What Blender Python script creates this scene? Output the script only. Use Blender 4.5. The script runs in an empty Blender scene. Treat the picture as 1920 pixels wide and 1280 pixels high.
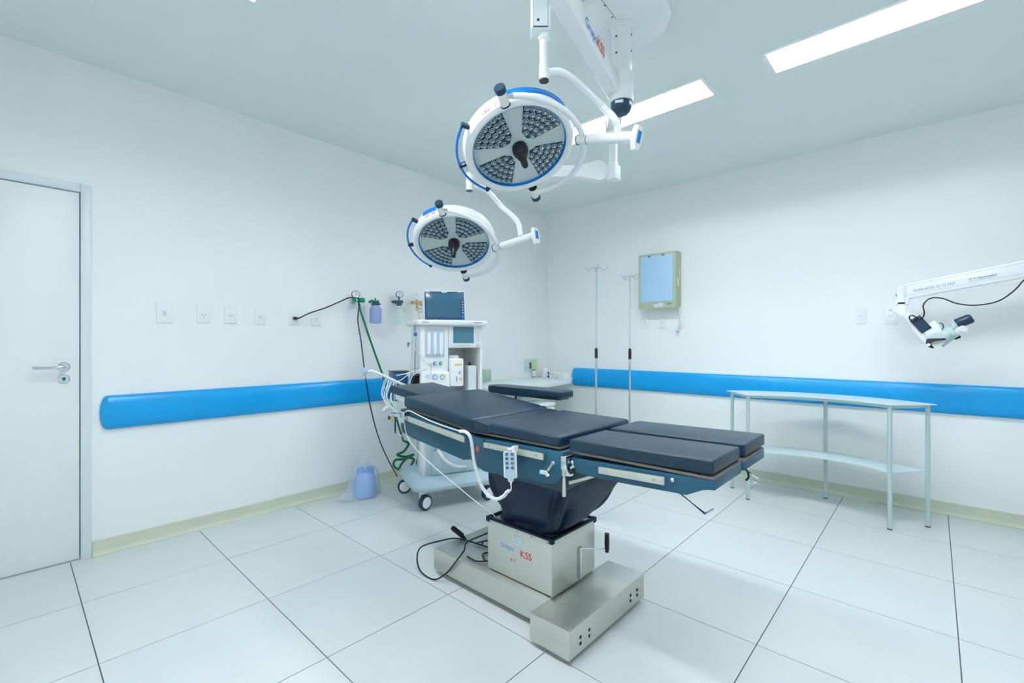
import bpy, bmesh, math, random
from mathutils import Vector, Matrix, noise
random.seed(4)
PI = math.pi
SC = bpy.context.scene
COL = SC.collection

# ---------------------------------------------------------------- camera, world, exposure
FOC, YAW, CAMZ, HOR = 863.0, math.radians(42.48), 1.254, 642.0
cam_d = bpy.data.cameras.new('camera'); cam = bpy.data.objects.new('camera', cam_d); COL.objects.link(cam)
cam.location = (0, 0, CAMZ); cam.rotation_euler = (PI/2, 0, YAW)
cam_d.sensor_width = 36.0; cam_d.lens = FOC/1920*36; cam_d.shift_y = (HOR-640)/1920
cam_d.clip_start = 0.02
SC.camera = cam
SC.view_settings.view_transform = 'Standard'; SC.view_settings.look = 'None'
SC.view_settings.gamma = 1; SC.view_settings.use_curve_mapping = False
SC.view_settings.exposure = 0.0
SC.cycles.diffuse_bounces = 8; SC.cycles.max_bounces = 14
wd = bpy.data.worlds.new('world'); SC.world = wd; wd.use_nodes = True
wd.node_tree.nodes['Background'].inputs[0].default_value = (0.75, 0.9, 1, 1)
wd.node_tree.nodes['Background'].inputs[1].default_value = 0.3
LAMP_COL = (0.905, 0.925, 1.0); TUBE_STRENGTH = 98.0

# room, in metres: x along the right wall, y along the left wall
XL, XR, YN, YF, ZC = -3.64, 1.87, -0.9, 4.63, 2.88
FIX = [(-0.71, 0.53, 2.87, 3.13), (-2.29, -1.05, 2.87, 3.13), (-2.40, -1.16, 0.54, 0.80), (-0.82, 0.42, 0.54, 0.80)]

# ---------------------------------------------------------------- measuring helpers (pixel of the 1920x1280 photo -> point on a real plane)
FW = Vector((-math.sin(YAW), math.cos(YAW), 0)); RT = Vector((math.cos(YAW), math.sin(YAW), 0)); CO = Vector((0, 0, CAMZ))
def ray(u, v): return FW + RT*((u-960)/FOC) + Vector((0, 0, (HOR-v)/FOC))
def D(u, v, d): return CO + ray(u, v)*d
def AX(u, v, x): r = ray(u, v); return CO + r*((x)/r.x)
def AY(u, v, y): r = ray(u, v); return CO + r*((y)/r.y)
def AZ(u, v, z): r = ray(u, v); return CO + r*((z-CAMZ)/r.z)
def APL(u, v, c, n): r = ray(u, v); return CO + r*((c-CO).dot(n)/r.dot(n))

# ---------------------------------------------------------------- materials
def lin(c):
    return tuple(((x/255)/12.92 if x/255 <= 0.04045 else ((x/255+0.055)/1.055)**2.4) for x in c)
def mat(name, rgb, rough=0.5, metal=0.0, spec=0.5, var=0.03, scale=6, bump=0.0, bscale=200, trans=0, alpha=1, coat=0, stretch=None, ior=1.45):
    m = bpy.data.materials.new(name); m.use_nodes = True; nt = m.node_tree; N = nt.nodes; L = nt.links
    b = N['Principled BSDF']; c = lin(rgb)
    tc = N.new('ShaderNodeTexCoord'); src = tc.outputs['Object']
    if stretch:
        mp = N.new('ShaderNodeMapping'); mp.inputs['Scale'].default_value = stretch; L.new(src, mp.inputs[0]); src = mp.outputs[0]
    nz = N.new('ShaderNodeTexNoise'); nz.inputs['Scale'].default_value = scale; nz.inputs['Detail'].default_value = 4
    L.new(src, nz.inputs['Vector'])
    rp = N.new('ShaderNodeValToRGB')
    rp.color_ramp.elements[0].position = 0.3; rp.color_ramp.elements[1].position = 0.7
    rp.color_ramp.elements[0].color = tuple(x*(1-var) for x in c)+(1,)
    rp.color_ramp.elements[1].color = tuple(min(1, x*(1+var)) for x in c)+(1,)
    L.new(nz.outputs['Fac'], rp.inputs[0]); L.new(rp.outputs[0], b.inputs['Base Color'])
    b.inputs['Roughness'].default_value = rough; b.inputs['Metallic'].default_value = metal
    b.inputs['Specular IOR Level'].default_value = spec; b.inputs['IOR'].default_value = ior
    b.inputs['Transmission Weight'].default_value = trans; b.inputs['Alpha'].default_value = alpha
    b.inputs['Coat Weight'].default_value = coat
    if bump:
        n2 = N.new('ShaderNodeTexNoise'); n2.inputs['Scale'].default_value = bscale; n2.inputs['Detail'].default_value = 3
        L.new(src, n2.inputs['Vector']); bp = N.new('ShaderNodeBump'); bp.inputs['Strength'].default_value = bump
        bp.inputs['Distance'].default_value = 0.002
        L.new(n2.outputs['Fac'], bp.inputs['Height']); L.new(bp.outputs[0], b.inputs['Normal'])
    return m
def emit(name, col, s):
    m = bpy.data.materials.new(name); m.use_nodes = True; b = m.node_tree.nodes['Principled BSDF']
    b.inputs['Base Color'].default_value = (1, 1, 1, 1)
    b.inputs['Emission Color'].default_value = col+(1,); b.inputs['Emission Strength'].default_value = s
    return m
M = dict(
    wall=mat('wall_paint', (243, 246, 245), 0.42, bump=0.08, bscale=60, var=0.008, scale=2),
    ceil=mat('ceiling_paint', (228, 236, 234), 0.85, var=0.01, scale=1.5),
    tile=mat('polished_tile', (209, 216, 214), 0.19, spec=0.5, var=0.02, scale=2.2),
    grout=mat('grout', (92, 104, 108), 0.8, var=0.1, scale=20),
    base=mat('coved_vinyl', (205, 212, 192), 0.4, var=0.03),
    door=mat('door_laminate', (236, 241, 240), 0.35, var=0.008),
    frame=mat('door_frame_paint', (222, 232, 234), 0.3, var=0.01),
    blue=mat('blue_bumper_vinyl', (0, 152, 218), 0.28, var=0.02, bump=0.05, bscale=300),
    bluecap=mat('blue_cap_plastic', (0, 156, 216), 0.3, var=0.02),
    white=mat('white_plastic', (240, 242, 242), 0.32, var=0.01),
    enamel=mat('white_enamel', (240, 243, 243), 0.2, var=0.01, coat=0.3),
    ivory=mat('ivory_plastic', (232, 236, 228), 0.4, var=0.01),
    pgrey=mat('pale_blue_grey_plastic', (176, 200, 210), 0.4, var=0.02),
    lgrey=mat('light_grey_plastic', (205, 216, 218), 0.4, var=0.02),
    glass_face=mat('lamp_front_glass', (196, 210, 210), 0.12, var=0.01, spec=0.6),
    lens_dark=mat('lens_module_dark', (30, 62, 80), 0.25, var=0.15, scale=40),
    lens=mat('lens_reflector', (172, 188, 196), 0.08, metal=0.9, var=0.05),
    led=mat('lens_die', (60, 80, 92), 0.3, var=0.1),
    bluestrip=mat('blue_strip_plastic', (20, 120, 200), 0.25, var=0.02),
    black=mat('black_rubber', (14, 24, 32), 0.45, var=0.1),
    cap=mat('dark_slate_plastic', (22, 52, 74), 0.3, var=0.08),
    vinyl=mat('dark_navy_upholstery', (13, 42, 60), 0.36, spec=0.42, var=0.06, scale=8, bump=0.25, bscale=420),
    board=mat('pad_backing_board', (104, 100, 96), 0.6, var=0.1, scale=20),
    tframe=mat('slate_blue_painted_metal', (30, 78, 100), 0.36, var=0.04, spec=0.4),
    tdark=mat('dark_grey_metal', (32, 60, 72), 0.5, var=0.06),  # darker metal of the carriage and the arm board plate
    cloth=mat('navy_bellows_fabric', (3, 28, 54), 0.5, spec=0.3, var=0.15, scale=7, bump=0.2, bscale=90),
    steel=mat('brushed_steel', (210, 212, 205), 0.42, metal=0.95, var=0.05, scale=14, stretch=(1, 1, 30), bump=0.05, bscale=60),
    chrome=mat('chrome', (214, 220, 224), 0.12, metal=1.0, var=0.02),
    strip=mat('satin_rail_steel', (206, 208, 200), 0.36, metal=0.75, var=0.04, scale=20),
    tgreen=mat('pale_green_enamel', (186, 208, 206), 0.35, var=0.03),
    shelf=mat('pale_shelf_enamel', (212, 228, 228), 0.3, var=0.03, scale=9),
    screen=mat('dead_blue_screen', (52, 98, 124), 0.15, var=0.04, spec=0.6),
    bezel=mat('blue_monitor_bezel', (28, 78, 112), 0.3, var=0.04),
    screen2=mat('grey_teal_screen', (74, 122, 142), 0.3, var=0.02),
    tube_in=mat('flow_tube_blue', (178, 208, 230), 0.2, var=0.05),
    yellow=mat('yellow_print', (226, 208, 130), 0.5, var=0.04), green=mat('green_print', (40, 150, 96), 0.45, var=0.05),
    bprint=mat('blue_print', (40, 120, 190), 0.45, var=0.05), red=mat('red_print', (200, 40, 50), 0.5, var=0.05),
    pink=mat('pink_print', (216, 90, 120), 0.5, var=0.05), pale_blue_print=mat('worn_blue_print', (120, 160, 220), 0.5, var=0.1),
    hose=mat('green_hose_rubber', (0, 112, 72), 0.4, var=0.08), gbody=mat('green_valve_metal', (0, 132, 92), 0.3, var=0.05),
    brass=mat('yellow_brass', (196, 168, 112), 0.35, metal=0.4, var=0.06), gunmetal=mat('gunmetal', (52, 88, 104), 0.35, metal=0.3, var=0.05),
    dial=mat('dial_face', (232, 240, 244), 0.25, var=0.01), lilac=mat('lilac_bottle_plastic', (158, 172, 218), 0.25, var=0.04, alpha=0.9),
    glass=mat('clear_glass', (222, 240, 234), 0.05, var=0.01, alpha=0.22, spec=0.8), clear=mat('clear_soft_plastic', (222, 236, 248), 0.3, var=0.02, alpha=0.26),
    jug=mat('blue_jug_plastic', (120, 168, 225), 0.35, var=0.05), jcap=mat('blue_jug_cap', (90, 150, 225), 0.35, var=0.05),
    olive=mat('olive_beige_enamel', (176, 188, 162), 0.4, var=0.03), lbox=mat('light_box_panel', (172, 208, 236), 0.35, var=0.02, scale=2),
    marble=mat('grey_green_marble', (176, 200, 184), 0.3, var=0.3, scale=5), counter=mat('counter_laminate', (224, 236, 236), 0.3, var=0.02),
    navy=mat('navy_print', (14, 50, 90), 0.5, var=0.05), coral=mat('coral_plastic', (205, 90, 70), 0.4, var=0.05),
    sticker=mat('paper_label', (214, 226, 236), 0.6, var=0.03), tan=mat('tan_bracket', (206, 204, 178), 0.5, var=0.03),
    refl=mat('fixture_reflector', (244, 246, 246), 0.35, var=0.01), limegreen=mat('pale_green_label', (190, 222, 160), 0.6, var=0.03),
    ink=mat('grey_ink', (120, 140, 158), 0.6, var=0.05),
    tube=emit('fluorescent_tube', LAMP_COL, TUBE_STRENGTH*0.88), tube_boosted=emit('boosted_fluorescent_tube', LAMP_COL, TUBE_STRENGTH*1.33),  # camera-end tubes boosted and far ones cut, to steer light onto the right wall
)

# ---------------------------------------------------------------- mesh helpers
def nb(): return bmesh.new()
def box(bm, a, b, bev=0, seg=2, mtx=None):
    x0, y0, z0 = [min(p, q) for p, q in zip(a, b)]; x1, y1, z1 = [max(p, q) for p, q in zip(a, b)]
    vs = [bm.verts.new(p) for p in ((x0,y0,z0),(x1,y0,z0),(x1,y1,z0),(x0,y1,z0),(x0,y0,z1),(x1,y0,z1),(x1,y1,z1),(x0,y1,z1))]
    fs = [bm.faces.new([vs[i] for i in f]) for f in ((0,3,2,1),(4,5,6,7),(0,1,5,4),(1,2,6,5),(2,3,7,6),(3,0,4,7))]
    if mtx is not None: bmesh.ops.transform(bm, matrix=mtx, verts=vs)
    if bev:
        es = list({e for f in fs for e in f.edges})
        bmesh.ops.bevel(bm, geom=es, offset=bev, segments=seg, affect='EDGES', profile=0.5)
    return bm
def frame_of(d, up=Vector((0, 0, 1))):
    d = Vector(d).normalized()
    if abs(d.dot(up)) > 0.98: up = Vector((1, 0, 0))
    a = d.cross(up).normalized(); b = a.cross(d).normalized()
    return a, b
def cyl(bm, p0, p1, r0, r1=None, seg=20, caps=True):
    p0 = Vector(p0); p1 = Vector(p1); r1 = r0 if r1 is None else r1
    a, b = frame_of(p1-p0); R = []
    for p, r in ((p0, r0), (p1, r1)):
        R.append([bm.verts.new(p+(a*math.cos(t)+b*math.sin(t))*r) for t in [2*PI*i/seg for i in range(seg)]])
    for i in range(seg):
        j = (i+1) % seg; bm.faces.new((R[0][i], R[0][j], R[1][j], R[1][i]))
    if caps: bm.faces.new(R[0][::-1]); bm.faces.new(R[1])
    return bm
def lathe(bm, prof, c=(0, 0, 0), axis=(0, 0, 1), seg=32, xa=None, caps=True):
    c = Vector(c); ax = Vector(axis).normalized(); a, b = frame_of(ax)
    if xa is not None: a = Vector(xa).normalized(); b = ax.cross(a)
    R = []
    for r, z in prof:
        if r < 1e-5: R.append([bm.verts.new(c+ax*z)])
        else: R.append([bm.verts.new(c+ax*z+(a*math.cos(t)+b*math.sin(t))*r) for t in [2*PI*i/seg for i in range(seg)]])
    for A, B in zip(R, R[1:]):
        if len(A) == 1 and len(B) == 1: continue
        for i in range(seg):
            j = (i+1) % seg
            if len(A) == 1: bm.faces.new((A[0], B[j], B[i]))
            elif len(B) == 1: bm.faces.new((A[i], A[j], B[0]))
            else: bm.faces.new((A[i], A[j], B[j], B[i]))
    if caps:
        for A in (R[0], R[-1]):
            if len(A) > 1:
                try: bm.faces.new(A)
                except ValueError: pass
    return bm
def smooth_path(pts, n=8):
    P = [Vector(p) for p in pts]
    if len(P) < 3: return P
    Q = [P[0]*2-P[1]]+P+[P[-1]*2-P[-2]]; out = []
    for i in range(1, len(Q)-2):
        for k in range(n):
            t = k/n; a, b, c, d = Q[i-1], Q[i], Q[i+1], Q[i+2]
            out.append(0.5*((2*b)+(c-a)*t+(2*a-5*b+4*c-d)*t*t+(3*b-a-3*c+d)*t**3))
    out.append(P[-1]); return out
def tube(bm, pts, r, seg=10, n=8, smooth=True, closed=False):
    P = smooth_path(pts, n) if smooth else [Vector(p) for p in pts]
    rr = r if callable(r) else (lambda t: r)
    prev = None; R = []
    for i, p in enumerate(P):
        d = (P[min(i+1, len(P)-1)]-P[max(i-1, 0)])
        if d.length < 1e-9: d = Vector((0, 0, 1))
        d.normalize()
        if prev is None: a, b = frame_of(d)
        else:
            a = (prev-d*prev.dot(d)); a.normalize(); b = d.cross(a)
        prev = a; q = rr(i/max(1, len(P)-1))
        R.append([bm.verts.new(p+(a*math.cos(t)+b*math.sin(t))*q) for t in [2*PI*k/seg for k in range(seg)]])
    for A, B in zip(R, R[1:]):
        for i in range(seg):
            j = (i+1) % seg; bm.faces.new((A[i], A[j], B[j], B[i]))
    bm.faces.new(R[0][::-1]); bm.faces.new(R[-1])
    return bm
def prism(bm, poly, lo, hi, axis='y', bev=0, seg=2):
    def mk(p, h):
        return {'y': (p[0], h, p[1]), 'z': (p[0], p[1], h), 'x': (h, p[0], p[1])}[axis]
    A = [bm.verts.new(mk(p, lo)) for p in poly]; B = [bm.verts.new(mk(p, hi)) for p in poly]
    fs = [bm.faces.new(A), bm.faces.new(B[::-1])]; n = len(poly)
    for i in range(n):
        j = (i+1) % n; fs.append(bm.faces.new((A[i], B[i], B[j], A[j])))
    if bev:
        es = list({e for f in fs for e in f.edges})
        bmesh.ops.bevel(bm, geom=es, offset=bev, segments=seg, affect='EDGES', profile=0.5)
    return bm
def slab(bm, P, X, Y, Zt, bev=0, seg=2):
    """box from corner P along vectors X, Y, Zt"""
    P, X, Y, Zt = map(Vector, (P, X, Y, Zt))
    m = Matrix((X.to_4d()[:3]+(P.x,), Y.to_4d()[:3]+(P.y,), Zt.to_4d()[:3]+(P.z,), (0, 0, 0, 1))) if False else None
    vs = [bm.verts.new(P+X*i+Y*j+Zt*k) for k in (0, 1) for i, j in ((0, 0), (1, 0), (1, 1), (0, 1))]
    fs = [bm.faces.new([vs[i] for i in f]) for f in ((0,3,2,1),(4,5,6,7),(0,1,5,4),(1,2,6,5),(2,3,7,6),(3,0,4,7))]
    if bev:
        bmesh.ops.bevel(bm, geom=list({e for f in fs for e in f.edges}), offset=bev, segments=seg, affect='EDGES', profile=0.5)
    return bm
def ball(bm, c, r, seg=16, sc=(1, 1, 1)):
    m = Matrix.Translation(Vector(c)) @ Matrix.Diagonal((r*sc[0], r*sc[1], r*sc[2], 1))
    bmesh.ops.create_uvsphere(bm, u_segments=seg, v_segments=max(6, seg//2), radius=1, matrix=m); return bm
def to_mesh(name, bm, m, off=None, ang=0.6):
    bmesh.ops.recalc_face_normals(bm, faces=bm.faces[:])
    if off is not None: bmesh.ops.translate(bm, verts=bm.verts[:], vec=-Vector(off))
    for f in bm.faces: f.smooth = True
    for e in bm.edges:
        if len(e.link_faces) == 2 and e.calc_face_angle(0) > ang: e.smooth = False
    me = bpy.data.meshes.new(name); bm.to_mesh(me); bm.free(); me.materials.append(m); return me
class T:
    """one thing: an Empty at its base that parents its parts. Parts are given in world coordinates,
    or in the thing's own frame when local=True"""
    def __init__(s, name, label, cat, loc, group=None, rz=0, local=False):
        s.o = bpy.data.objects.new(name, None); COL.objects.link(s.o); s.o.empty_display_size = 0.05
        s.loc = Vector(loc); s.o.location = s.loc; s.o.rotation_euler = (0, 0, rz)
        s.o['label'] = label; s.o['category'] = cat
        if group: s.o['group'] = group
        s.off = None if local else s.loc
    def add(s, name, bm, m, parent=None, label=None, kind=None):
        o = bpy.data.objects.new(name, to_mesh(name, bm, m, s.off)); COL.objects.link(o)
        o.parent = parent or s.o
        if label: o['label'] = label
        if kind: o['kind'] = kind
        return o
    def text(s, body, size, org, xd, up, m, parent=None, name='lettering', label=None, shear=0, ex=0.0004, align='LEFT', fit=None):
        cu = bpy.data.curves.new(name, 'FONT'); cu.body = body; cu.size = size; cu.extrude = ex; cu.shear = shear; cu.align_x = align
        to = bpy.data.objects.new(name, cu); COL.objects.link(to); bpy.context.view_layer.update()
        me = bpy.data.meshes.new_from_object(to.evaluated_get(bpy.context.evaluated_depsgraph_get()))
        bpy.data.objects.remove(to); bpy.data.curves.remove(cu)
        w = max(v.co.x for v in me.vertices)-min(v.co.x for v in me.vertices)
        k = (fit/w) if fit else 1
        xd = Vector(xd).normalized(); up = Vector(up); up = (up-xd*up.dot(xd)).normalized(); nn = xd.cross(up)
        off = s.off if s.off is not None else Vector((0, 0, 0))
        for v in me.vertices: v.co = Vector(org)+xd*v.co.x*k+up*v.co.y*(k if fit else 1)+nn*v.co.z-off
        me.materials.append(m); o = bpy.data.objects.new(name, me); COL.objects.link(o); o.parent = parent or s.o
        if label: o['label'] = label
        return o
def single(name, bm, m, label, cat, group=None, origin=None, kind=None):
    if origin is None:
        xs = [v.co for v in bm.verts]; origin = Vector(((min(v.x for v in xs)+max(v.x for v in xs))/2, (min(v.y for v in xs)+max(v.y for v in xs))/2, min(v.z for v in xs)))
    o = bpy.data.objects.new(name, to_mesh(name, bm, m, origin)); COL.objects.link(o); o.location = origin
    o['label'] = label; o['category'] = cat
    if group: o['group'] = group
    if kind: o['kind'] = kind
    return o
def struct(name, bm, m, parent=None, label=None):
    o = bpy.data.objects.new(name, to_mesh(name, bm, m)); COL.objects.link(o)
    if parent: o.parent = parent
    else: o['kind'] = 'structure'
    if label: o['label'] = label
    return o

# ================================================================ ROOM SHELL
G = 0.62
xs = [XL]+[round(-3.022+G*i, 4) for i in range(8)]+[XR]
ys = [YN, -0.385]+[round(0.235+G*i, 4) for i in range(8)]+[4.612]
ys = sorted(set(y for y in ys if y <= 4.612 and (y == 4.612 or y < 4.58)))
fl = struct('floor', box(nb(), (XL, YN, -0.1), (XR, YF, -0.004)), M['grout'], label='glossy pale floor of large square tiles')
cache = {}
for i in range(len(xs)-1):
    for j in range(len(ys)-1):
        w, h = xs[i+1]-xs[i]-0.0042, ys[j+1]-ys[j]-0.0042
        k = (round(w, 3), round(h, 3))
        if k not in cache:
            cache[k] = to_mesh('floor_tile', box(nb(), (-w/2, -h/2, -0.012), (w/2, h/2, 0)), M['tile'])
        o = bpy.data.objects.new('floor_tile', cache[k]); COL.objects.link(o); o.parent = fl
        o.location = ((xs[i]+xs[i+1])/2, (ys[j]+ys[j+1])/2, 0)
# ceiling with openings for the recessed fixtures
bm = nb()
cx = sorted(set([XL-0.1, XR+0.1]+[v for f in FIX for v in f[:2]])); cy = sorted(set([YN-0.1, YF+0.1]+[v for f in FIX for v in f[2:]]))
for i in range(len(cx)-1):
    for j in range(len(cy)-1):
        mx, my = (cx[i]+cx[i+1])/2, (cy[j]+cy[j+1])/2
        if any(f[0] < mx < f[1] and f[2] < my < f[3] for f in FIX): continue
        box(bm, (cx[i], cy[j], ZC), (cx[i+1], cy[j+1], ZC+0.2))
struct('ceiling', bm, M['ceil'])
DY0, DY1, DZ = -0.58, 0.325, 2.17
bm = nb()
box(bm, (XL-0.12, YN-0.1, 0-.1), (XL, DY0, ZC)); box(bm, (XL-0.12, DY1, -.1), (XL, YF+0.1, ZC)); box(bm, (XL-0.12, DY0, DZ), (XL, DY1, ZC))
struct('wall_left', bm, M['wall'], label='pale wall with the door and blue bumper rail')
struct('wall_right', box(nb(), (XL, YF, -.1), (XR, YF+0.1, ZC)), M['wall'])
struct('wall_near', box(nb(), (XL, YN-0.1, -.1), (XR, YN, ZC)), M['wall'])
struct('wall_side', box(nb(), (XR, YN-0.1, -.1), (XR+0.1, YF+0.1, ZC)), M['wall'])
# coved baseboards: plinth that curves out into the floor
cov = [(0, 0), (0.028, 0), (0.028, 0.004), (0.018, 0.008), (0.011, 0.018), (0.008, 0.032), (0.007, 0.085), (0.004, 0.088), (0, 0.088)]
def basebd(name, kind, a, b):
    bm = nb()
    if kind == 'L': prism(bm, [(XL+x, z) for x, z in cov], a, b, 'y')
    elif kind == 'R': prism(bm, [(YF-x, z) for x, z in cov], a, b, 'x')
    elif kind == 'N': prism(bm, [(YN+x, z) for x, z in cov], a, b, 'x')
    else: prism(bm, [(XR-x, z) for x, z in cov], a, b, 'y')
    struct(name, bm, M['base'])
basebd('baseboard_left', 'L', DY1+0.003, YF); basebd('baseboard_right', 'R', XL, XR); basebd('baseboard_near', 'N', XL, XR); basebd('baseboard_side', 'S', YN, YF)
# door: frame, leaf, lever, lock
bm = nb(); fr = 0.047
box(bm, (XL-0.06, DY1-fr, 0), (XL+0.012, DY1, DZ), 0.004); box(bm, (XL-0.06, DY0, 0), (XL+0.012, DY0+fr, DZ), 0.004)
box(bm, (XL-0.06, DY0+fr, DZ-fr), (XL+0.012, DY1-fr, DZ), 0.004); box(bm, (XL-0.11, DY0, -0.003), (XL-0.05, DY1, DZ))
dr = struct('door_1', bm, M['frame'], label='white flush door at the far left with lever handle')
leaf = struct('door_leaf', box(nb(), (XL-0.045, DY0+fr+0.004, 0.006), (XL-0.004, DY1-fr-0.004, DZ-fr-0.004), 0.002), M['door'], dr)
hy = 0.209
bm = nb(); lathe(bm, [(0.026, 0), (0.026, 0.006), (0.022, 0.009), (0.0, 0.009)], (XL-0.004, hy, 1.116), (1, 0, 0), 24)
cyl(bm, (XL+0.004, hy, 1.116), (XL+0.05, hy, 1.116), 0.0085)
tube(bm, [(XL+0.048, hy+0.004, 1.116), (XL+0.052, hy-0.02, 1.117), (XL+0.052, hy-0.07, 1.114), (XL+0.049, hy-0.125, 1.116)], 0.0085, 12)
struct('door_handle', bm, M['chrome'], leaf, label='chrome lever handle on a round rose')
bm = nb(); lathe(bm, [(0.026, 0), (0.026, 0.005), (0.022, 0.008), (0.011, 0.008), (0.011, 0.003), (0, 0.003)], (XL-0.004, hy, 1.047), (1, 0, 0), 24)
struct('lock_rose', bm, M['chrome'], leaf)
bm = nb(); cyl(bm, (XL-0.002, hy, 1.05), (XL+0.006, hy, 1.05), 0.008); box(bm, (XL-0.002, hy-0.004, 1.036), (XL+0.0055, hy+0.004, 1.05))
struct('lock_cylinder', bm, M['gunmetal'], leaf)

# ceiling light fixtures
flab = ['recessed ceiling light with louvre blades, alone at the upper right corner', 'recessed ceiling light behind the large surgical lamp',
        'recessed ceiling light at the top edge, left of the lamps', 'recessed ceiling light above the camera position']
for i, (x0, x1, y0, y1) in enumerate(FIX):
    t = T('ceiling_light', flab[i], 'ceiling light', ((x0+x1)/2, (y0+y1)/2, ZC), group='recessed fluorescent ceiling lights')
    bm = nb(); e = 0.012; zt = ZC+0.09
    for a, b in (((x0, y0, ZC-0.004), (x1, y0+e, zt)), ((x0, y1-e, ZC-0.004), (x1, y1, zt)), ((x0, y0+e, ZC-0.004), (x0+e, y1-e, zt)), ((x1-e, y0+e, ZC-0.004), (x1, y1-e, zt))): box(bm, a, b)
    box(bm, (x0-0.012, y0-0.012, ZC-0.004), (x1+0.012, y0, ZC)); box(bm, (x0-0.012, y1, ZC-0.004), (x1+0.012, y1+0.012, ZC))
    box(bm, (x0-0.012, y0, ZC-0.004), (x0, y1, ZC)); box(bm, (x1, y0, ZC-0.004), (x1+0.012, y1, ZC))
    t.add('frame', bm, M['enamel'])
    ym = (y0+y1)/2; bm = nb()
    prism(bm, [(y0+e, ZC+0.03), (y0+0.05, ZC+0.075), (ym-0.02, ZC+0.075), (ym, ZC+0.035), (ym+0.02, ZC+0.075), (y1-0.05, ZC+0.075), (y1-e, ZC+0.03), (y1-e, ZC+0.088), (y0+e, ZC+0.088)], x0+e, x1-e, 'x')
    t.add('reflector', bm, M['refl'])
    for dy in (-0.062, 0.062):
        t.add('fluorescent_tube', cyl(nb(), (x0+0.03, ym+dy, ZC+0.05), (x1-0.03, ym+dy, ZC+0.05), 0.0145, seg=12), M['tube' if i < 2 else 'tube_boosted'])
    n = 15
    for k in range(1, n):
        x = x0+(x1-x0)*k/n
        t.add('louvre_blade', box(nb(), (x-0.0012, y0+e, ZC+0.001), (x+0.0012, y1-e, ZC+0.022)), M['refl'])

# blue bumper rails
def bumper(name, label, wallaxis, a, b, z0, z1, out=0.045):
    zc, hh = (z0+z1)/2, (z1-z0)/2
    prof = [(0, z0)]+[(out*math.cos(th)**0.6, zc+hh*math.sin(th)) for th in [math.radians(v) for v in range(-84, 85, 12)]]+[(0, z1)]
    t = T(name, label, 'bumper rail', ((XL, (a+b)/2, z0) if wallaxis == 'L' else ((a+b)/2, YF, z0)), group='blue wall bumper rails')
    bm = nb()
    if wallaxis == 'L': prism(bm, [(XL+x, z) for x, z in prof], a, b, 'y')
    else: prism(bm, [(YF-x, z) for x, z in prof], a, b, 'x')
    t.add('cover', bm, M['blue'])
    for e, s in ((a, -1), (b, 1)):
        bm = nb(); R = []
        for k in range(6):
            ph = k/5*PI/2; sc = math.cos(ph)**0.5 if k < 5 else 0.02; dx = 0.035*math.sin(ph)
            ring = []
            for x, z in prof:
                xx = x*(0.96*sc+0.0); zz = zc+(z-zc)*max(0.05, math.cos(ph)**0.85)
                p = (XL+xx, e+s*dx, zz) if wallaxis == 'L' else (e+s*dx, YF-xx, zz)
                ring.append(bm.verts.new(p))
            R.append(ring)
        for A, B in zip(R, R[1:]):
            for i in range(len(A)):
                j = (i+1) % len(A); bm.faces.new((A[i], A[j], B[j], B[i]))
        bm.faces.new(R[0]); bm.faces.new(R[-1])
        t.add('end_cap', bm, M['bluecap'])
bumper('bumper_rail', 'long blue padded bumper rail on the left wall beside the door', 'L', 0.395, 2.75, 0.736, 0.938)
bumper('bumper_rail', 'long blue padded bumper rail on the right wall behind the curved table', 'R', -3.20, 1.7, 0.735, 0.950)

# ================================================================ wall plates
def socket_L(y, z, label, kind='socket', w=0.075, h=0.118, grp='white socket plates on the left wall'):
    t = T('power_socket' if kind == 'socket' else 'light_switch', label, 'power socket' if kind == 'socket' else 'light switch', (XL, y, z-h/2), group=grp if kind == 'socket' else None)
    t.add('plate', box(nb(), (XL, y-w/2, z-h/2), (XL+0.009, y+w/2, z+h/2), 0.003), M['white'])
    if kind == 'socket':
        t.add('socket_insert', lathe(nb(), [(0.024, 0.009), (0.024, 0.0115), (0.02, 0.0115), (0.019, 0.010), (0, 0.010)], (XL, y, z-0.008), (1, 0, 0), 24), M['white'])
        for dy, dz in ((-0.009, 0.005), (0.009, 0.005), (0, -0.006)):
            t.add('pin_hole', cyl(nb(), (XL+0.0095, y+dy, z-0.008+dz), (XL+0.0106, y+dy, z-0.008+dz), 0.0028, seg=8), M['black'])
    else:
        t.add('rocker', box(nb(), (XL+0.008, y-0.008, z-0.018), (XL+0.013, y+0.008, z+0.012), 0.002), M['lgrey'])
socket_L(0.671, 1.445, 'white single light switch plate nearest the door on left wall', 'switch', 0.082, 0.13)
ordn = ['first white socket to the right of the light switch', 'second white socket right of the light switch', 'third white socket right of the light switch', 'white socket with the black plug in it, left wall', 'white socket just right of the black plugged cord']
for (y, z), lb in zip(((0.885, 1.446), (1.045, 1.446), (1.239, 1.446), (1.479, 1.448), (1.655, 1.448)), ordn):
    socket_L(y, z, lb)
def socket_R(u, v, label, w=0.075, h=0.118):
    p = AY(u, v, YF); x, z = p.x, p.z
    t = T('power_socket', label, 'power socket', (x, YF, z-h/2), group='white socket plates on the right wall')
    t.add('plate', box(nb(), (x-w/2, YF-0.009, z-h/2), (x+w/2, YF, z+h/2), 0.003), M['white'])
    t.add('socket_insert', lathe(nb(), [(0.024, 0.009), (0.024, 0.0115), (0.02, 0.0115), (0.019, 0.010), (0, 0.010)], (x, YF, z), (0, -1, 0), 24), M['white'])
    for dx, dz in ((-0.009, 0.005), (0.009, 0.005), (0, -0.006)):
        t.add('pin_hole', cyl(nb(), (x+dx, YF-0.0095, z+dz), (x+dx, YF-0.0106, z+dz), 0.0028, seg=8), M['black'])
    return x, z
socket_R(1211, 604, 'leftmost white socket below the x-ray light box')
socket_R(1243, 605, 'middle white socket below the x-ray light box')
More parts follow.
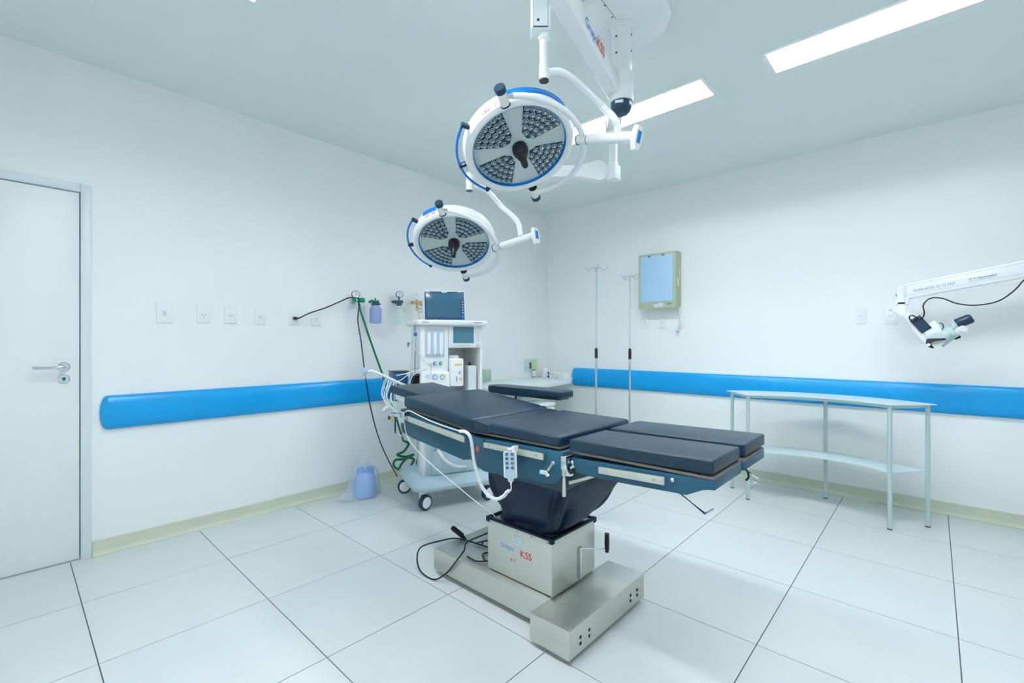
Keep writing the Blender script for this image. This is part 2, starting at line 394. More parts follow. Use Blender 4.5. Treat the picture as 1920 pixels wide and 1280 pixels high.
sx3, sz3 = socket_R(1277, 604, 'white socket below the right edge of the light box, beside its cord')
socket_R(1614, 593, 'white socket alone, left of the microscope arm joint')
socket_R(1671, 593, 'white socket directly under the microscope arm joint')
socket_R(1725, 589, 'white socket half hidden behind the microscope arm link')

# ================================================================ OPERATING TABLE
Y0, Y1, YM = 1.48, 2.05, 1.766
ot = T('operating_table', 'dark navy padded operating table on a steel T-shaped base', 'operating table', (-1.43, YM, 0))
# steel base
def rimbox(a, b, bev=0.004): return box(nb(), a, b, bev, 2)
base = ot.add('base', rimbox((-2.0, 1.555, 0.03), (-1.232, 1.977, 0.14)), M['steel'])
bm = nb(); box(bm, (-1.235, 1.457, 0.022), (-1.035, 2.08, 0.137), 0.004)
foot = ot.add('base_crossbar', bm, M['steel'])
for yb in (1.53, 1.94):
    for dx, dz in ((0, 0.052), (0.028*0, 0.078), ):
        pass
for yc in (1.565, 1.975):
    for dy, dz in ((-0.032, 0.055), (-0.032, 0.080), (0.032, 0.055), (0.032, 0.080)):
        ot.add('bolt_hole', lathe(nb(), [(0.0075, 0.0002), (0.0075, 0.0015), (0.005, 0.0015), (0.004, -0.001), (0, -0.001)], (-1.035, yc+dy, dz+0.004), (1, 0, 0), 12), M['black'], foot)
    ot.add('screw', lathe(nb(), [(0.003, 0), (0.003, 0.0015), (0, 0.002)], (-1.035, yc, 0.072), (1, 0, 0), 10), M['chrome'], foot)
bm = nb()
for x, y in ((-1.93, 1.62), (-1.93, 1.91), (-1.14, 1.53), (-1.14, 2.0), (-1.35, 1.62), (-1.35, 1.91)): cyl(bm, (x, y, 0), (x, y, 0.035), 0.03, seg=16)
ot.add('levelling_feet', bm, M['black'])
bm = nb(); box(bm, (-1.622, 1.594, 0.146), (-1.225, 1.938, 0.392), 0.003)
colb = ot.add('column_housing', bm, M['steel'])
ot.add('shadow_gap', box(nb(), (-1.612, 1.604, 0.139), (-1.235, 1.928, 0.147)), M['black'])
# navy rim around housing top
bm = nb(); z0, z1 = 0.381, 0.399
box(bm, (-1.628, 1.588, z0+.006), (-1.219, 1.606, z1), 0.003); box(bm, (-1.628, 1.926, z0+.006), (-1.219, 1.944, z1), 0.003)
box(bm, (-1.628, 1.606, z0+.006), (-1.610, 1.926, z1), 0.003); box(bm, (-1.237, 1.606, z0+.006), (-1.219, 1.926, z1), 0.003)
for x in (-1.629, -1.240):
    for y in (1.587, 1.925): box(bm, (x, y, z0-0.006), (x+0.022, y+0.022, z1+0.001), 0.003)
rim = ot.add('bellows_rim', bm, M['cloth'])
bm = nb()
for k in range(5):
    x = -1.60+k*0.0875
    cyl(bm, (x, 1.594, 0.376), (x, 1.592, 0.376), 0.003, seg=8)
for k in range(5):
    y = 1.612+k*0.077
    cyl(bm, (-1.225, y, 0.376), (-1.223, y, 0.376), 0.003, seg=8)
ot.add('rim_rivets', bm, M['chrome'])
bm = nb(); slab(bm, (-1.610, 1.5935, 0.366), (0.375, 0, 0), (0, -0.0015, 0), (0, 0, 0.018)); slab(bm, (-1.2245, 1.605, 0.366), (0.0015, 0, 0), (0, 0.325, 0), (0, 0, 0.018))
ot.add('trim_strip', bm, M['strip'])
# lettering and label on the housing (near face y = 1.594, reads towards +x)
fy = 1.5932
pg = AY(938, 1019, fy)
ot.text('Grupo', 0.04, AY(938, 1023, fy), (1, 0, 0), (0, 0, 1), M['pale_blue_print'], colb, label='faded blue lettering', fit=0.086)
ot.text('KSS', 0.04, AY(975, 1043, fy), (1, 0, 0), (0, 0, 1), M['red'], colb, label='red bold lettering', fit=0.066)
ot.text('K-7', 0.03, AY(956, 1050, fy), (1, 0, 0), (0, 0, 1), M['pink'], colb, shear=0.3, fit=0.036)
p = AY(962, 1001, fy); q = AY(977, 1024, fy)
lb = ot.add('rating_label', slab(nb(), (p.x, fy, q.z), (q.x-p.x, 0, 0), (0, -0.001, 0), (0, 0, p.z-q.z)), M['sticker'], colb)
bm = nb()
for k in range(6): box(bm, (p.x+0.003, fy-0.0014, q.z+0.006+k*0.0068), (q.x-0.003-(k % 3)*0.003, fy-0.001, q.z+0.008+k*0.0068))
ot.add('label_print', bm, M['ink'], colb)
# crank on the right face of housing
bm = nb(); c0 = AX(1087, 1027, -1.222); c1 = AX(1087, 1094, -1.222)
cyl(bm, (-1.217, c0.y, 0.150), (-1.217, c0.y, c0.z), 0.0055, seg=12); ball(bm, (-1.217, c0.y, c0.z), 0.009)
pe = AX(1138, 1030, -1.19)
tube(bm, [(-1.217, c0.y, c0.z), (-1.205, (c0.y+pe.y)/2, (c0.z+pe.z)/2), (-1.19, pe.y, pe.z)], 0.0035, 8)
cr = ot.add('hand_crank', bm, M['chrome'])
ot.add('crank_grip', lathe(nb(), [(0.009, -0.012), (0.011, 0), (0.0125, 0.035), (0.011, 0.07), (0.012, 0.08), (0.0, 0.084)], (-1.19, pe.y, pe.z), (0, 0, 1), 16), M['black'], cr)
# bellows
def ringpts(x0, x1, y0, y1, z, n=96, amp=0.01, ph=0.0, fold=9):
    out = []; cxx, cyy, hx, hy_ = (x0+x1)/2, (y0+y1)/2, (x1-x0)/2, (y1-y0)/2
    for k in range(n):
        th = 2*PI*k/n; c, s = math.cos(th), math.sin(th); p = 0.32
        ux, uy = math.copysign(abs(c)**p, c), math.copysign(abs(s)**p, s)
        w = amp*(math.sin(fold*th+ph)+0.6*math.sin((fold+4)*th-1.7*ph)+0.9*noise.noise((c*2, s*2, z*9)))
        out.append((cxx+(hx+w)*ux, cyy+(hy_+w)*uy, z+0.3*w))
    return out
rings = [(-1.60, -1.06, 1.515, 2.02, 0.705, 0.002), (-1.59, -1.07, 1.52, 2.02, 0.665, 0.004), (-1.575, -1.10, 1.535, 2.00, 0.60, 0.010),
         (-1.56, -1.14, 1.555, 1.97, 0.54, 0.014), (-1.55, -1.17, 1.575, 1.945, 0.48, 0.014), (-1.545, -1.195, 1.60, 1.935, 0.44, 0.012),
         (-1.555, -1.235, 1.615, 1.925, 0.412, 0.008), (-1.59, -1.245, 1.612, 1.92, 0.402, 0.004), (-1.608, -1.238, 1.607, 1.925, 0.395, 0.0)]
bm = nb(); R = []
for k, (a, b, c, d, z, am) in enumerate(rings): R.append([bm.verts.new(p) for p in ringpts(a, b, c, d, z, amp=am*1.5, ph=k*0.35, fold=7)])
for A, B in zip(R, R[1:]):
    for i in range(len(A)):
        j = (i+1) % len(A); bm.faces.new((A[i], A[j], B[j], B[i]))
bm.faces.new(R[0]); bm.faces.new(R[-1])
bel = ot.add('bellows', bm, M['cloth'])
if True:
    md = bel.modifiers.new('smooth', 'SUBSURF'); md.levels = 1; md.render_levels = 1

def yp(pts, y=Y0): return [(AY(u, v, y).x, AY(u, v, y).z) for u, v in pts]
# lower carriage under the seat
pl = yp([(893, 868), (907, 884), (971, 905), (1047.7, 925), (1057, 919), (1057, 880), (905, 850)])
ot.add('carriage', prism(nb(), pl, Y0+0.02, Y1-0.02, 'y', 0.003), M['tdark'])
pl = yp([(884, 818), (1053, 847), (1055, 853), (1055, 890), (1050, 900), (1038, 908), (1028, 907), (907.5, 884), (890, 872), (878, 856)])
sf = ot.add('seat_frame', prism(nb(), pl, Y0, Y1, 'y', 0.004), M['tframe'])
pl = yp([(749, 766), (749, 800), (752, 811), (772, 822), (866, 863), (880, 862), (889, 850), (893, 822), (884, 814)])
bf = ot.add('back_frame', prism(nb(), pl, Y0+0.008, Y1-0.008, 'y', 0.004), M['tframe'])
bm = nb(); cyl(bm, AY(908, 826, Y0)+Vector((0, -0.001, 0)), AY(908, 826, Y0)+Vector((0, 0.004, 0)), 0.007); ot.add('socket_plug', bm, M['black'], sf)
p = AY(893, 836, Y0)
ot.add('warning_sticker', slab(nb(), (p.x, Y0-0.0006, p.z-0.025), (0.018, 0, 0), (0, 0.001, 0), (0, 0, 0.025)), M['coral'], sf)
# leg sections: boards, frames, pads
def leg(ya, yb, near):
    pl = yp([(1070, 858), (1340, 901), (1340, 920.5), (1316, 917.4), (1286, 929), (1269, 925), (1123, 898), (1078, 886)])
    return ot.add('leg_frame', prism(nb(), pl, ya+0.004, yb-0.004, 'y', 0.003), M['tframe'])
lf1 = leg(Y0, 1.752, True); lf2 = leg(1.783, Y1, False)
for ya, yb in ((Y0, 1.75), (1.785, Y1)):
    ot.add('pad_board', box(nb(), (-1.04, ya+0.002, 0.822), (-0.502, yb-0.002, 0.834), 0.004), M['board'])
def pad(name, x0, x1, ya, yb, za, zb, th, bev=0.008, skew=0):
    """pad with its upper side running from height za at x0 to zb at x1"""
    bm = nb(); prism(bm, [(x0, za-th), (x1, zb-th), (x1, zb), (x0, za)], ya, yb, 'y', bev, 4)
    return ot.add(name, bm, M['vinyl'])
pad('leg_pad', -1.052, -0.505, Y0-0.002, 1.748, 0.876, 0.886, 0.046)
pad('leg_pad', -1.052, -0.500, 1.788, Y1+0.002, 0.878, 0.888, 0.046)
pad('seat_pad', -1.505, -1.098, Y0-0.002, Y1+0.002, 0.886, 0.880, 0.046, 0.013)
bm = nb(); prism(bm, [(-1.625, 0.825), (-1.49, 0.832), (-1.49, 0.872), (-1.53, 0.879), (-1.58, 0.884), (-1.625, 0.884)], Y0+0.003, Y1-0.003, 'y', 0.008, 3)
ot.add('lumbar_pad', bm, M['vinyl'])
pad('back_pad', -2.170, -1.600, Y0-0.004, Y1+0.004, 0.957, 0.893, 0.060, 0.016)
ot.add('back_board', prism(nb(), [(-2.16, 0.885), (-1.60, 0.822), (-1.60, 0.832), (-2.16, 0.897)], Y0+0.01, Y1-0.01, 'y', 0.002), M['board'])
ot.add('seat_board', box(nb(), (-1.60, Y0+0.008, 0.826), (-1.10, Y1-0.008, 0.836), 0.002), M['board'])
bm = nb()
hy0, hy1 = 1.60, 1.93
prism(bm, [(-2.49, 0.94), (-2.14, 0.898), (-2.14, 0.948), (-2.49, 0.988)], hy0, hy1, 'y', 0.009, 4)
ot.add('head_pad', bm, M['vinyl'])
ot.add('head_board', prism(nb(), [(-2.47, 0.900), (-2.15, 0.862), (-2.15, 0.895), (-2.47, 0.936)], hy0+0.02, hy1-0.02, 'y', 0.003), M['ivory'])
bm = nb()
for y in (1.67, 1.86): cyl(bm, (-2.22, y, 0.872), (-2.05, y, 0.842), 0.009, seg=12)
ot.add('head_rods', bm, M['chrome'])
# accessory rails on near and far sides
def rail(pts, y=Y0, screws=(), far=False):
    pl = yp(pts, Y0)
    a, b = (Y0-0.016, Y0-0.006) if not far else (Y1+0.006, Y1+0.016)
    o = ot.add('accessory_rail', prism(nb(), pl, a, b, 'y', 0.0015), M['strip'])
    for u, v in screws:
        c = AY(u, v, Y0)
        s = -1 if not far else 1; yy = a if not far else b
        ot.add('screw', lathe(nb(), [(0.0058, 0), (0.0058, 0.0015), (0.004, 0.002), (0.0035, 0.0008), (0, 0.0008)], (c.x, yy, c.z), (0, s, 0), 14), M['chrome'], o)
        cyl_b = nb(); cyl(cyl_b, (c.x, a if not far else b, c.z), (c.x, (Y0+0.002) if not far else Y1-0.002, c.z), 0.006, seg=10)
        ot.add('spacer', cyl_b, M['chrome'], o)
for far in (False, True):
    rail([(768, 779), (875, 817), (875, 829), (768, 789)], screws=((847, 814), (790, 790)), far=far)
    rail([(911, 828), (1023, 849), (1023, 861.5), (911, 837.5)], screws=((922, 834), (1010, 852)), far=far)
    rail([(1126, 873), (1249, 892.5), (1249, 908), (1126, 885.5)], screws=((1141, 881.5), (1230, 898)), far=far)
# bolts and hinge clamps near the leg
bm = nb()
for u, v in ((1073.5, 866.5), (1261, 900)):
    c = AY(u, v, Y0); lathe(bm, [(0.0075, 0), (0.0075, 0.007), (0.005, 0.009), (0, 0.009)], (c.x, Y0+0.004, c.z), (0, -1, 0), 6)
ot.add('bolt', bm, M['chrome'], lf1)
c = AY(1062, 870, Y0-0.01); bm = nb()
box(bm, (c.x-0.013, Y0-0.03, c.z-0.02), (c.x+0.012, Y0+0.03, c.z+0.035), 0.003)
prism(bm, [(c.x-0.012, c.z-0.045), (c.x+0.03, c.z-0.04), (c.x+0.032, c.z-0.03), (c.x+0.014, c.z-0.022), (c.x+0.012, c.z), (c.x-0.012, c.z)], Y0-0.025, Y0-0.005, 'y', 0.003)
clampo = ot.add('leg_clamp', bm, M['chrome'])
bm = nb(); lathe(bm, [(0.0045, 0.04), (0.0045, 0), (0.0055, -0.005), (0.0075, -0.06), (0.0075, -0.075), (0, -0.078)], (c.x+0.002, Y0-0.028, c.z-0.045), (0, 0, 1), 14)
ot.add('clamp_lever', bm, M['strip'], clampo)
bm = nb(); a = AY(1068, 906, Y0+0.02); b = AY(1120, 892, Y0+0.12)
slab(bm, (a.x-0.004, a.y, a.z-0.004), (b.x-a.x, b.y-a.y, b.z-a.z), (0, 0, 0.012), (0.004, -0.002, 0))
ot.add('link_bar', bm, M['strip'])
# tilt knob
a = AY(1037, 868, Y0-0.004); bb = AY(1024, 886, Y0-0.035); e = AY(1012, 884, Y0-0.05)
bm = nb(); cyl(bm, a, bb, 0.0055, seg=12); ball(bm, bb, 0.011); cyl(bm, AY(1037, 868, Y0+0.004), a, 0.008); cyl(bm, bb, AY(1029, 893, Y0-0.035), 0.009, seg=12)
kn = ot.add('tilt_screw', bm, M['chrome'], sf)
ot.add('knob', cyl(nb(), bb, e, 0.009, 0.008, seg=12), M['pgrey'], kn)
# release levers under the leg sections
def lever(yv, pts):
    bm = nb(); P = [Vector(p) for p in pts]; tube(bm, P, 0.0045, 8, smooth=False)
    return ot.add('release_lever', bm, M['chrome'])
a = AY(1268, 924, 1.58); b = AY(1322, 963, 1.58); c2 = AY(1338, 955, 1.64)
lever(0, [(a.x, 1.58, a.z+0.01), b, c2])
a = AY(1390, 876, 1.90); b = AY(1423, 898, 1.90); c2 = AY(1416, 905, 1.86)
lever(0, [(a.x-0.12, 1.90, 0.80), (a.x, 1.90, a.z), b, c2])
bm = nb(); tube(bm, [(-0.53, 1.80, 0.80), (-0.50, 1.80, 0.795), (-0.492, 1.802, 0.77), (-0.50, 1.80, 0.755)], 0.004, 8); ot.add('cable_loop', bm, M['black'])
# head end cross bracket at lower left
bm = nb(); p = AY(741, 795, Y0-0.01)
tube(bm, [(p.x, Y0-0.01, 0.845), (p.x, Y0-0.01, 0.742), (p.x+0.07, Y0-0.01, 0.735)], 0.005, 8, smooth=False)
ot.add('bracket_rod', bm, M['chrome'])
bm = nb(); box(bm, (p.x-0.005, Y0-0.05, 0.845), (p.x+0.10, Y0-0.016, 0.862), 0.004); box(bm, (p.x+0.075, Y0-0.035, 0.815), (p.x+0.12, Y0+0.01, 0.875), 0.005); cyl(bm, (p.x+0.03, Y0-0.06, 0.853), (p.x+0.03, Y0-0.005, 0.853), 0.008); cyl(bm, (p.x-0.11, Y0+0.02, 0.89), (p.x+0.08, Y0-0.02, 0.86), 0.007)
ot.add('rail_clamp', bm, M['chrome'])

# arm board on the far side rail
ab = T('arm_board', 'dark padded arm board standing above the far side of operating table', 'arm board', (-1.9, 2.2, 0.83))
pl = []
for th in range(90, 271, 15): pl.append((-2.13+0.075*math.cos(math.radians(th)), 2.20+0.075*math.sin(math.radians(th))))
pl += [(-1.74, 2.118), (-1.575, 2.13), (-1.575, 2.265), (-1.74, 2.282)]
ab.add('pad', prism(nb(), pl, 0.928, 0.972, 'z', 0.012, 3), M['vinyl'])
bm = nb(); box(bm, (-2.08, 2.15, 0.918), (-1.6, 2.25, 0.929), 0.002); ab.add('support_plate', bm, M['tdark'])
bm = nb(); q0 = Vector((-1.98, 2.2, 0.92)); cyl(bm, q0, (-1.98, 2.2, 0.80), 0.008, seg=12); box(bm, (-2.0, 2.056, 0.795), (-1.96, 2.215, 0.815), 0.003); cyl(bm, (-2.005, 2.2, 0.885), (-1.955, 2.2, 0.885), 0.006, seg=10)
ab.add('post', bm, M['cap'])

# remote handset with buttons, hanging on the seat rail
rx0, rz0 = AY(945, 841, 1.445).x, AY(958, 905, 1.445).z
rc = AY(957, 871, 1.425)
rm = T('remote_handset', 'light grey eight-button handset hanging on the table side rail', 'remote control', (rc.x, 1.45, rc.z-0.06))
lean = Matrix.Translation(rc) @ Matrix.Rotation(math.radians(30), 4, 'Z') @ Matrix.Rotation(math.radians(-2), 4, 'Y') @ Matrix.Diagonal((1.24, 1, 1.22, 1))
def rp(x, y, z): return lean @ Vector((x, y, z))
bm = nb(); box(bm, (-0.0225, -0.010, -0.058), (0.0225, 0.010, 0.058), 0, mtx=None)
bmesh.ops.bevel(bm, geom=[e for e in bm.edges if abs((e.verts[0].co-e.verts[1].co).y) > 0.01], offset=0.013, segments=5, affect='EDGES')
bmesh.ops.bevel(bm, geom=[e for e in bm.edges if len(e.link_faces) == 2 and e.calc_face_angle(0) > 1.2], offset=0.003, segments=2, affect='EDGES')
bmesh.ops.transform(bm, matrix=lean, verts=bm.verts[:])
rb = rm.add('body', bm, M['white'])
bm = nb(); box(bm, (-0.018, -0.0108, -0.053), (0.018, -0.0098, 0.053)); bmesh.ops.bevel(bm, geom=[e for e in bm.edges if abs((e.verts[0].co-e.verts[1].co).y) > 0.0005 and abs((e.verts[0].co-e.verts[1].co).x) < 1e-6 and abs((e.verts[0].co-e.verts[1].co).z) < 1e-6], offset=0.009, segments=4, affect='EDGES')
bmesh.ops.transform(bm, matrix=lean, verts=bm.verts[:]); rm.add('face_border', bm, M['gunmetal'], rb)
bm = nb(); box(bm, (-0.0172, -0.0112, -0.0522), (0.0172, -0.0100, 0.0522)); bmesh.ops.bevel(bm, geom=[e for e in bm.edges if abs((e.verts[0].co-e.verts[1].co).x) < 1e-6 and abs((e.verts[0].co-e.verts[1].co).z) < 1e-6], offset=0.0085, segments=4, affect='EDGES')
bmesh.ops.transform(bm, matrix=lean, verts=bm.verts[:]); rm.add('face_plate', bm, M['pgrey'], rb)
for r in range(4):
    for cc in (-1, 1):
        b = rm.add('button', lathe(nb(), [(0.0062, 0), (0.0058, 0.0018), (0, 0.002)], rp(cc*0.0092, -0.0112, 0.038-r*0.0155), lean.to_3x3() @ Vector((0, -1, 0)), 16), M['navy'], rb)
        s = nb(); k = 1 if (r+cc) % 2 else -1
        a = rp(cc*0.0092, -0.0134, 0.038-r*0.0155)
        v = [s.verts.new(a+Vector((-0.003, 0, -0.0018*k))), s.verts.new(a+Vector((0.003, 0, -0.0018*k))), s.verts.new(a+Vector((0, 0, 0.0024*k)))]
        s.faces.new(v); r2 = bmesh.ops.extrude_face_region(s, geom=s.faces[:]); bmesh.ops.translate(s, vec=(0, 0.0006, 0), verts=[x for x in r2['geom'] if isinstance(x, bmesh.types.BMVert)])
        rm.add('button_mark', s, M['dial'], rb)
bm = nb(); box(bm, (rc.x-0.004, 1.434, rc.z+0.05), (rc.x+0.010, 1.464, rc.z+0.076), 0.002); rm.add('hook', bm, M['white'], rb)
bm = nb(); cyl(bm, rp(0, 0, -0.057), rp(0, 0, -0.068), 0.005, 0.004); cyl(bm, rp(0, 0, -0.067), rp(0, 0, -0.086), 0.0025); rm.add('cord_relief', bm, M['white'], rb)

# coiled handset cord
yc_ = 1.44
path = smooth_path([AY(862, 808, 1.458), AY(872, 809, 1.45), AY(881, 817, yc_), AY(885, 835, yc_), AY(888, 860, yc_), AY(894, 885, yc_), AY(902, 908, yc_), AY(914, 926, yc_), AY(930, 935, yc_-0.005), AY(944, 930, yc_-0.01), AY(951, 922, yc_-0.015), rp(0, 0, -0.086)], 26)
Ls = [0]
for a, b in zip(path, path[1:]): Ls.append(Ls[-1]+(b-a).length)
coil = []; pitch = 0.0046; turns = Ls[-1]/pitch; N = int(turns*9); prev = None; k = 0
for i in range(N):
    s = Ls[-1]*i/N
    while k < len(Ls)-2 and Ls[k+1] < s: k += 1
    f = (s-Ls[k])/max(1e-9, Ls[k+1]-Ls[k]); p = path[k].lerp(path[k+1], f); d = (path[k+1]-path[k]).normalized()
    if prev is None: a, b = frame_of(d)
    else: a = (prev-d*prev.dot(d)).normalized(); b = d.cross(a)
    prev = a; th = 2*PI*i/9; fr_ = min(1, (N-i)/30)
    coil.append(p+(a*math.cos(th)+b*math.sin(th))*0.0066*fr_)
cc = T('coiled_cord', 'white coiled cord looping from the table side rail to the handset', 'cord', path[0])
cc.add('coil', tube(nb(), coil, 0.0018, 5, smooth=False), M['white'])
bm = nb(); tube(bm, [AY(762, 781, 1.472), AY(760, 773, 1.466), AY(768, 770, 1.463), AY(785, 778, 1.462), AY(810, 790, 1.460), AY(840, 801, 1.459), AY(862, 808, 1.458)], 0.0028, 8)
cc.add('straight_lead', bm, M['white'])
# thin white lead from rail clamp down to the floor
bm = nb(); w0 = AY(759, 782, 1.47)
tube(bm, [w0, AY(759, 800, 1.47), AY(765, 820, 1.47), AY(783, 845, 1.48), AY(812, 873, 1.50), AY(850, 905, 1.52), AY(890, 938, 1.54), AY(922, 962, 1.575), AY(928, 968, 1.59)], 0.0022, 8)
single('white_lead', bm, M['white'], 'thin white lead sloping from head end clamp to the steel column housing', 'cord')

# power cable and plug, grips at base
bm = nb(); pr = AY(912, 985, 1.66)
q = Vector((-1.622, 1.70, 0.322))
cb = T('power_cable', 'black power cable with a coral plug looping off the steel base', 'power cable', (-1.9, 1.6, 0.005))
g = [q+Vector((-0.02, 0, -0.008)), Vector((-1.70, 1.68, 0.27)), Vector((-1.80, 1.62, 0.21)), AY(870, 1032, 1.54), AY(855, 1052, 1.54), AY(838, 1073, 1.54), AZ(814, 1086, 0.006), AZ(790, 1072, 0.008), AY(782, 1048, 1.56), AY(790, 1025, 1.60), Vector((-2.06, 1.66, 0.13)), Vector((-1.98, 1.70, 0.152)), Vector((-1.88, 1.73, 0.150)), Vector((-1.75, 1.74, 0.152)), Vector((-1.67, 1.72, 0.152)), Vector((-1.66, 1.64, 0.152))]
tube(bm, g, 0.0042, 8); cb.add('cable', bm, M['black'])
bm = nb(); tube(bm, [Vector((-1.80, 1.72, 0.165)), Vector((-1.74, 1.70, 0.21)), Vector((-1.66, 1.69, 0.20)), Vector((-1.64, 1.66, 0.16)), Vector((-1.70, 1.60, 0.148)), Vector((-1.78, 1.60, 0.148))], 0.004, 8)
tube(bm, [Vector((-1.86, 1.74, 0.15)), Vector((-1.78, 1.78, 0.17)), Vector((-1.70, 1.76, 0.148)), Vector((-1.74, 1.68, 0.148)), Vector((-1.68, 1.63, 0.148))], 0.004, 8)
cb.add('cable_slack', bm, M['black'])
bm = nb(); lathe(bm, [(0.012, 0), (0.017, 0.006), (0.017, 0.02), (0.011, 0.03), (0.006, 0.038), (0, 0.038)], (-1.622, 1.70, 0.322), (-1, 0, -0.2), 16)
cb.add('plug', bm, M['coral'])
a = AZ(866, 1003, 0.15); bm = nb()
p1 = AZ(868, 1005, 0.15); p2 = D(847, 988, p1.dot(FW)+0.015)
bm = nb(); cyl(bm, p1+Vector((0.02, 0, -0.012)), p1, 0.008); lathe(bm, [(0.012, 0), (0.0145, 0.01), (0.0145, (p2-p1).length-0.01), (0.011, (p2-p1).length), (0, (p2-p1).length+0.002)], p1, p2-p1, 16)
ot.add('brake_grip', bm, M['black'], base)

# ================================================================ ECG lead bundle + rod at head end
ma = T('hose_support_arm', 'white tubular hose support arm sticking out left above the table head', 'support arm', D(760, 722, 3.3))
P = [D(690, 697, 3.02), D(697, 695, 3.02), D(706, 698, 3.03), D(735, 711, 3.10), D(760, 722, 3.22), D(790, 728, 3.40), D(803, 730, 3.52)]
ma.add('arm', tube(nb(), P, 0.0085, 12), M['enamel'])
bm = nb(); h = D(683, 694, 3.02); box(bm, h+Vector((-0.02, -0.02, -0.018)), h+Vector((0.02, 0.03, 0.018)), 0.004); cyl(bm, h+Vector((0, 0, -0.017)), h+Vector((0, 0, -0.055)), 0.009)
ma.add('end_hook', bm, M['pgrey'])
bun = T('cable_bundle', 'tangle of white monitoring leads hung over the support arm', 'cable bundle', D(735, 765, 3.02))
for k in range(9):
    random.seed(20+k); u = 724+k*2.4; dd = 3.06+random.uniform(-0.03, 0.03); top = 706+k*1.4; w = random.uniform(3, 11)
    pts = [D(u, top, dd), D(u-w*0.6, top+14, dd-0.02), D(u-w, top+32, dd-0.03), D(u-w*0.4+3, top+50, dd-0.02), D(735+random.uniform(-4, 4), 768, dd)]
    bun.add('lead', tube(nb(), pts, 0.0022, 6), M['white'])
bm = nb(); c = D(733, 770, 3.02)
tube(bm, [D(718, 772, 3.0), D(727, 764, 3.01), D(738, 768, 3.02), D(748, 778, 3.0)], 0.014, 10)
tube(bm, [D(745, 778, 3.0), D(736, 770, 3.02), D(733, 781, 3.02), D(742, 786, 3.01)], 0.008, 8)
bun.add('adapter', bm, M['lgrey'])
bm = nb(); cyl(bm, D(731, 775, 3.0), D(729, 786, 3.0), 0.008); cyl(bm, D(743, 776, 2.99), D(738, 783, 2.99), 0.006); bun.add('clip', bm, M['gunmetal'])
bm = nb(); cyl(bm, D(735, 783, 2.99), D(733, 790, 2.99), 0.01); bun.add('yellow_tip', bm, M['brass'])

# ================================================================ SURGICAL LAMPS (ceiling pendant with two heads)
mast = FW*2.31+RT*0.549
sl = T('surgical_lamp', 'white twin-headed surgical lamp hanging from the round ceiling canopy', 'surgical lamp', (mast.x, mast.y, ZC-0.03))
mx, my = mast.x, mast.y
can = FW*2.31+RT*0.549
bm = nb(); lathe(bm, [(0.235, ZC), (0.235, ZC-0.035), (0.228, ZC-0.045), (0, ZC-0.045)], (can.x, can.y, 0), (0, 0, 1), 64)
cano = sl.add('canopy', bm, M['enamel'])
bm = nb(); sd = (D(1126, 0, 2.0)-D(1155, 35, 2.2)); s0 = AZ(1155, 35, ZC-0.0455); s1 = AZ(1122, -8, ZC-0.0455)
tube(bm, [s0, s1], 0.0012, 6, smooth=False); sl.add('seam', bm, M['gunmetal'], cano)
for u, v in ((1148, 32), (1134, 10)):
    c = AZ(u, v, ZC-0.045); sl.add('screw', lathe(nb(), [(0.004, 0), (0.004, 0.002), (0, 0.002)], c, (0, 0, -1), 8), M['gunmetal'], cano)
bm = nb(); lathe(bm, [(0.0, ZC-0.04), (0.065, ZC-0.04), (0.065, ZC-0.062), (0.053, ZC-0.064), (0.053, 2.60), (0.051, 2.597), (0.051, 2.455), (0, 2.455)], (mx, my, 0), (0, 0, 1), 32)
mo = sl.add('mast', bm, M['enamel'])
for u, v in ((1154, 66), (1180, 67), (1154, 97), (1180, 97)):
    c = D(u, v, 2.262 if u < 1170 else 2.285); dirv = (Vector((c.x, c.y, 0))-Vector((mx, my, 0))).normalized()
    cc0 = Vector((mx, my, c.z))+dirv*0.0525
    sl.add('bolt', cyl(nb(), cc0, cc0+dirv*0.003, 0.005, seg=8), M['gunmetal'], mo)
bm = nb(); lathe(bm, [(0.051, 2.458), (0.051, 2.43), (0.044, 2.41), (0.03, 2.398), (0, 2.395)], (mx, my, 0), (0, 0, 1), 28); capo = sl.add('mast_cap', bm, M['cap'])
a0 = Vector((mx, my, 0)); vd = (-a0).normalized(); tang = Vector((0, 0, 1)).cross(vd)
bm = nb(); pc = Vector((mx, my, 2.437))+vd*0.0518-tang*0.005; slab(bm, pc-tang*0.026-Vector((0, 0, 0.004)), tang*0.04, vd*0.001, Vector((0, 0, 0.014))); sl.add('cap_label', bm, M['sticker'], capo)
# arm one: from the mast towards the camera, lettering on its right face
def LD(lat, d, z): v = FW*d+RT*lat; return Vector((v.x, v.y, z))
ea = (LD(0.19, 1.64, 0)-LD(0.549, 2.31, 0)); ea.normalize(); na = Vector((ea.y, -ea.x, 0))
if na.dot(RT) < 0: na = -na
pe = LD(-0.683+0.5333*2.40, 2.40, 2.487)
bm = nb(); slab(bm, pe-na*0.066, ea*1.42, na*0.066, Vector((0, 0, 0.098)), 0.006, 3)
arm1 = sl.add('horizontal_arm', bm, M['enamel'])
bm = nb(); lathe(bm, [(0, 2.455), (0.058, 2.455), (0.058, 2.50), (0.054, 2.60), (0, 2.60)], (mx, my, 0), (0, 0, 1), 28); sl.add('mast_hub', bm, M['enamel'], mo)
def onface(u, v):
    return APL(u, v, pe+na*0.0012, na)
g0 = onface(1098, 38); g1 = onface(1120, 78); g2 = onface(1133, 101)
W1 = (g1-g0).dot(-ea); z_t = 2.517
t0 = pe+na*0.0008; sG = (g0-t0).dot(ea); sK = (g1-t0).dot(ea); sE = (g2-t0).dot(ea)
sl.text('Grupo', 0.06, t0+ea*sG+Vector((0, 0, 0.033)), -ea, (0, 0, 1), M['bprint'], arm1, label='blue lettering', fit=abs(sG-sK)-0.004)
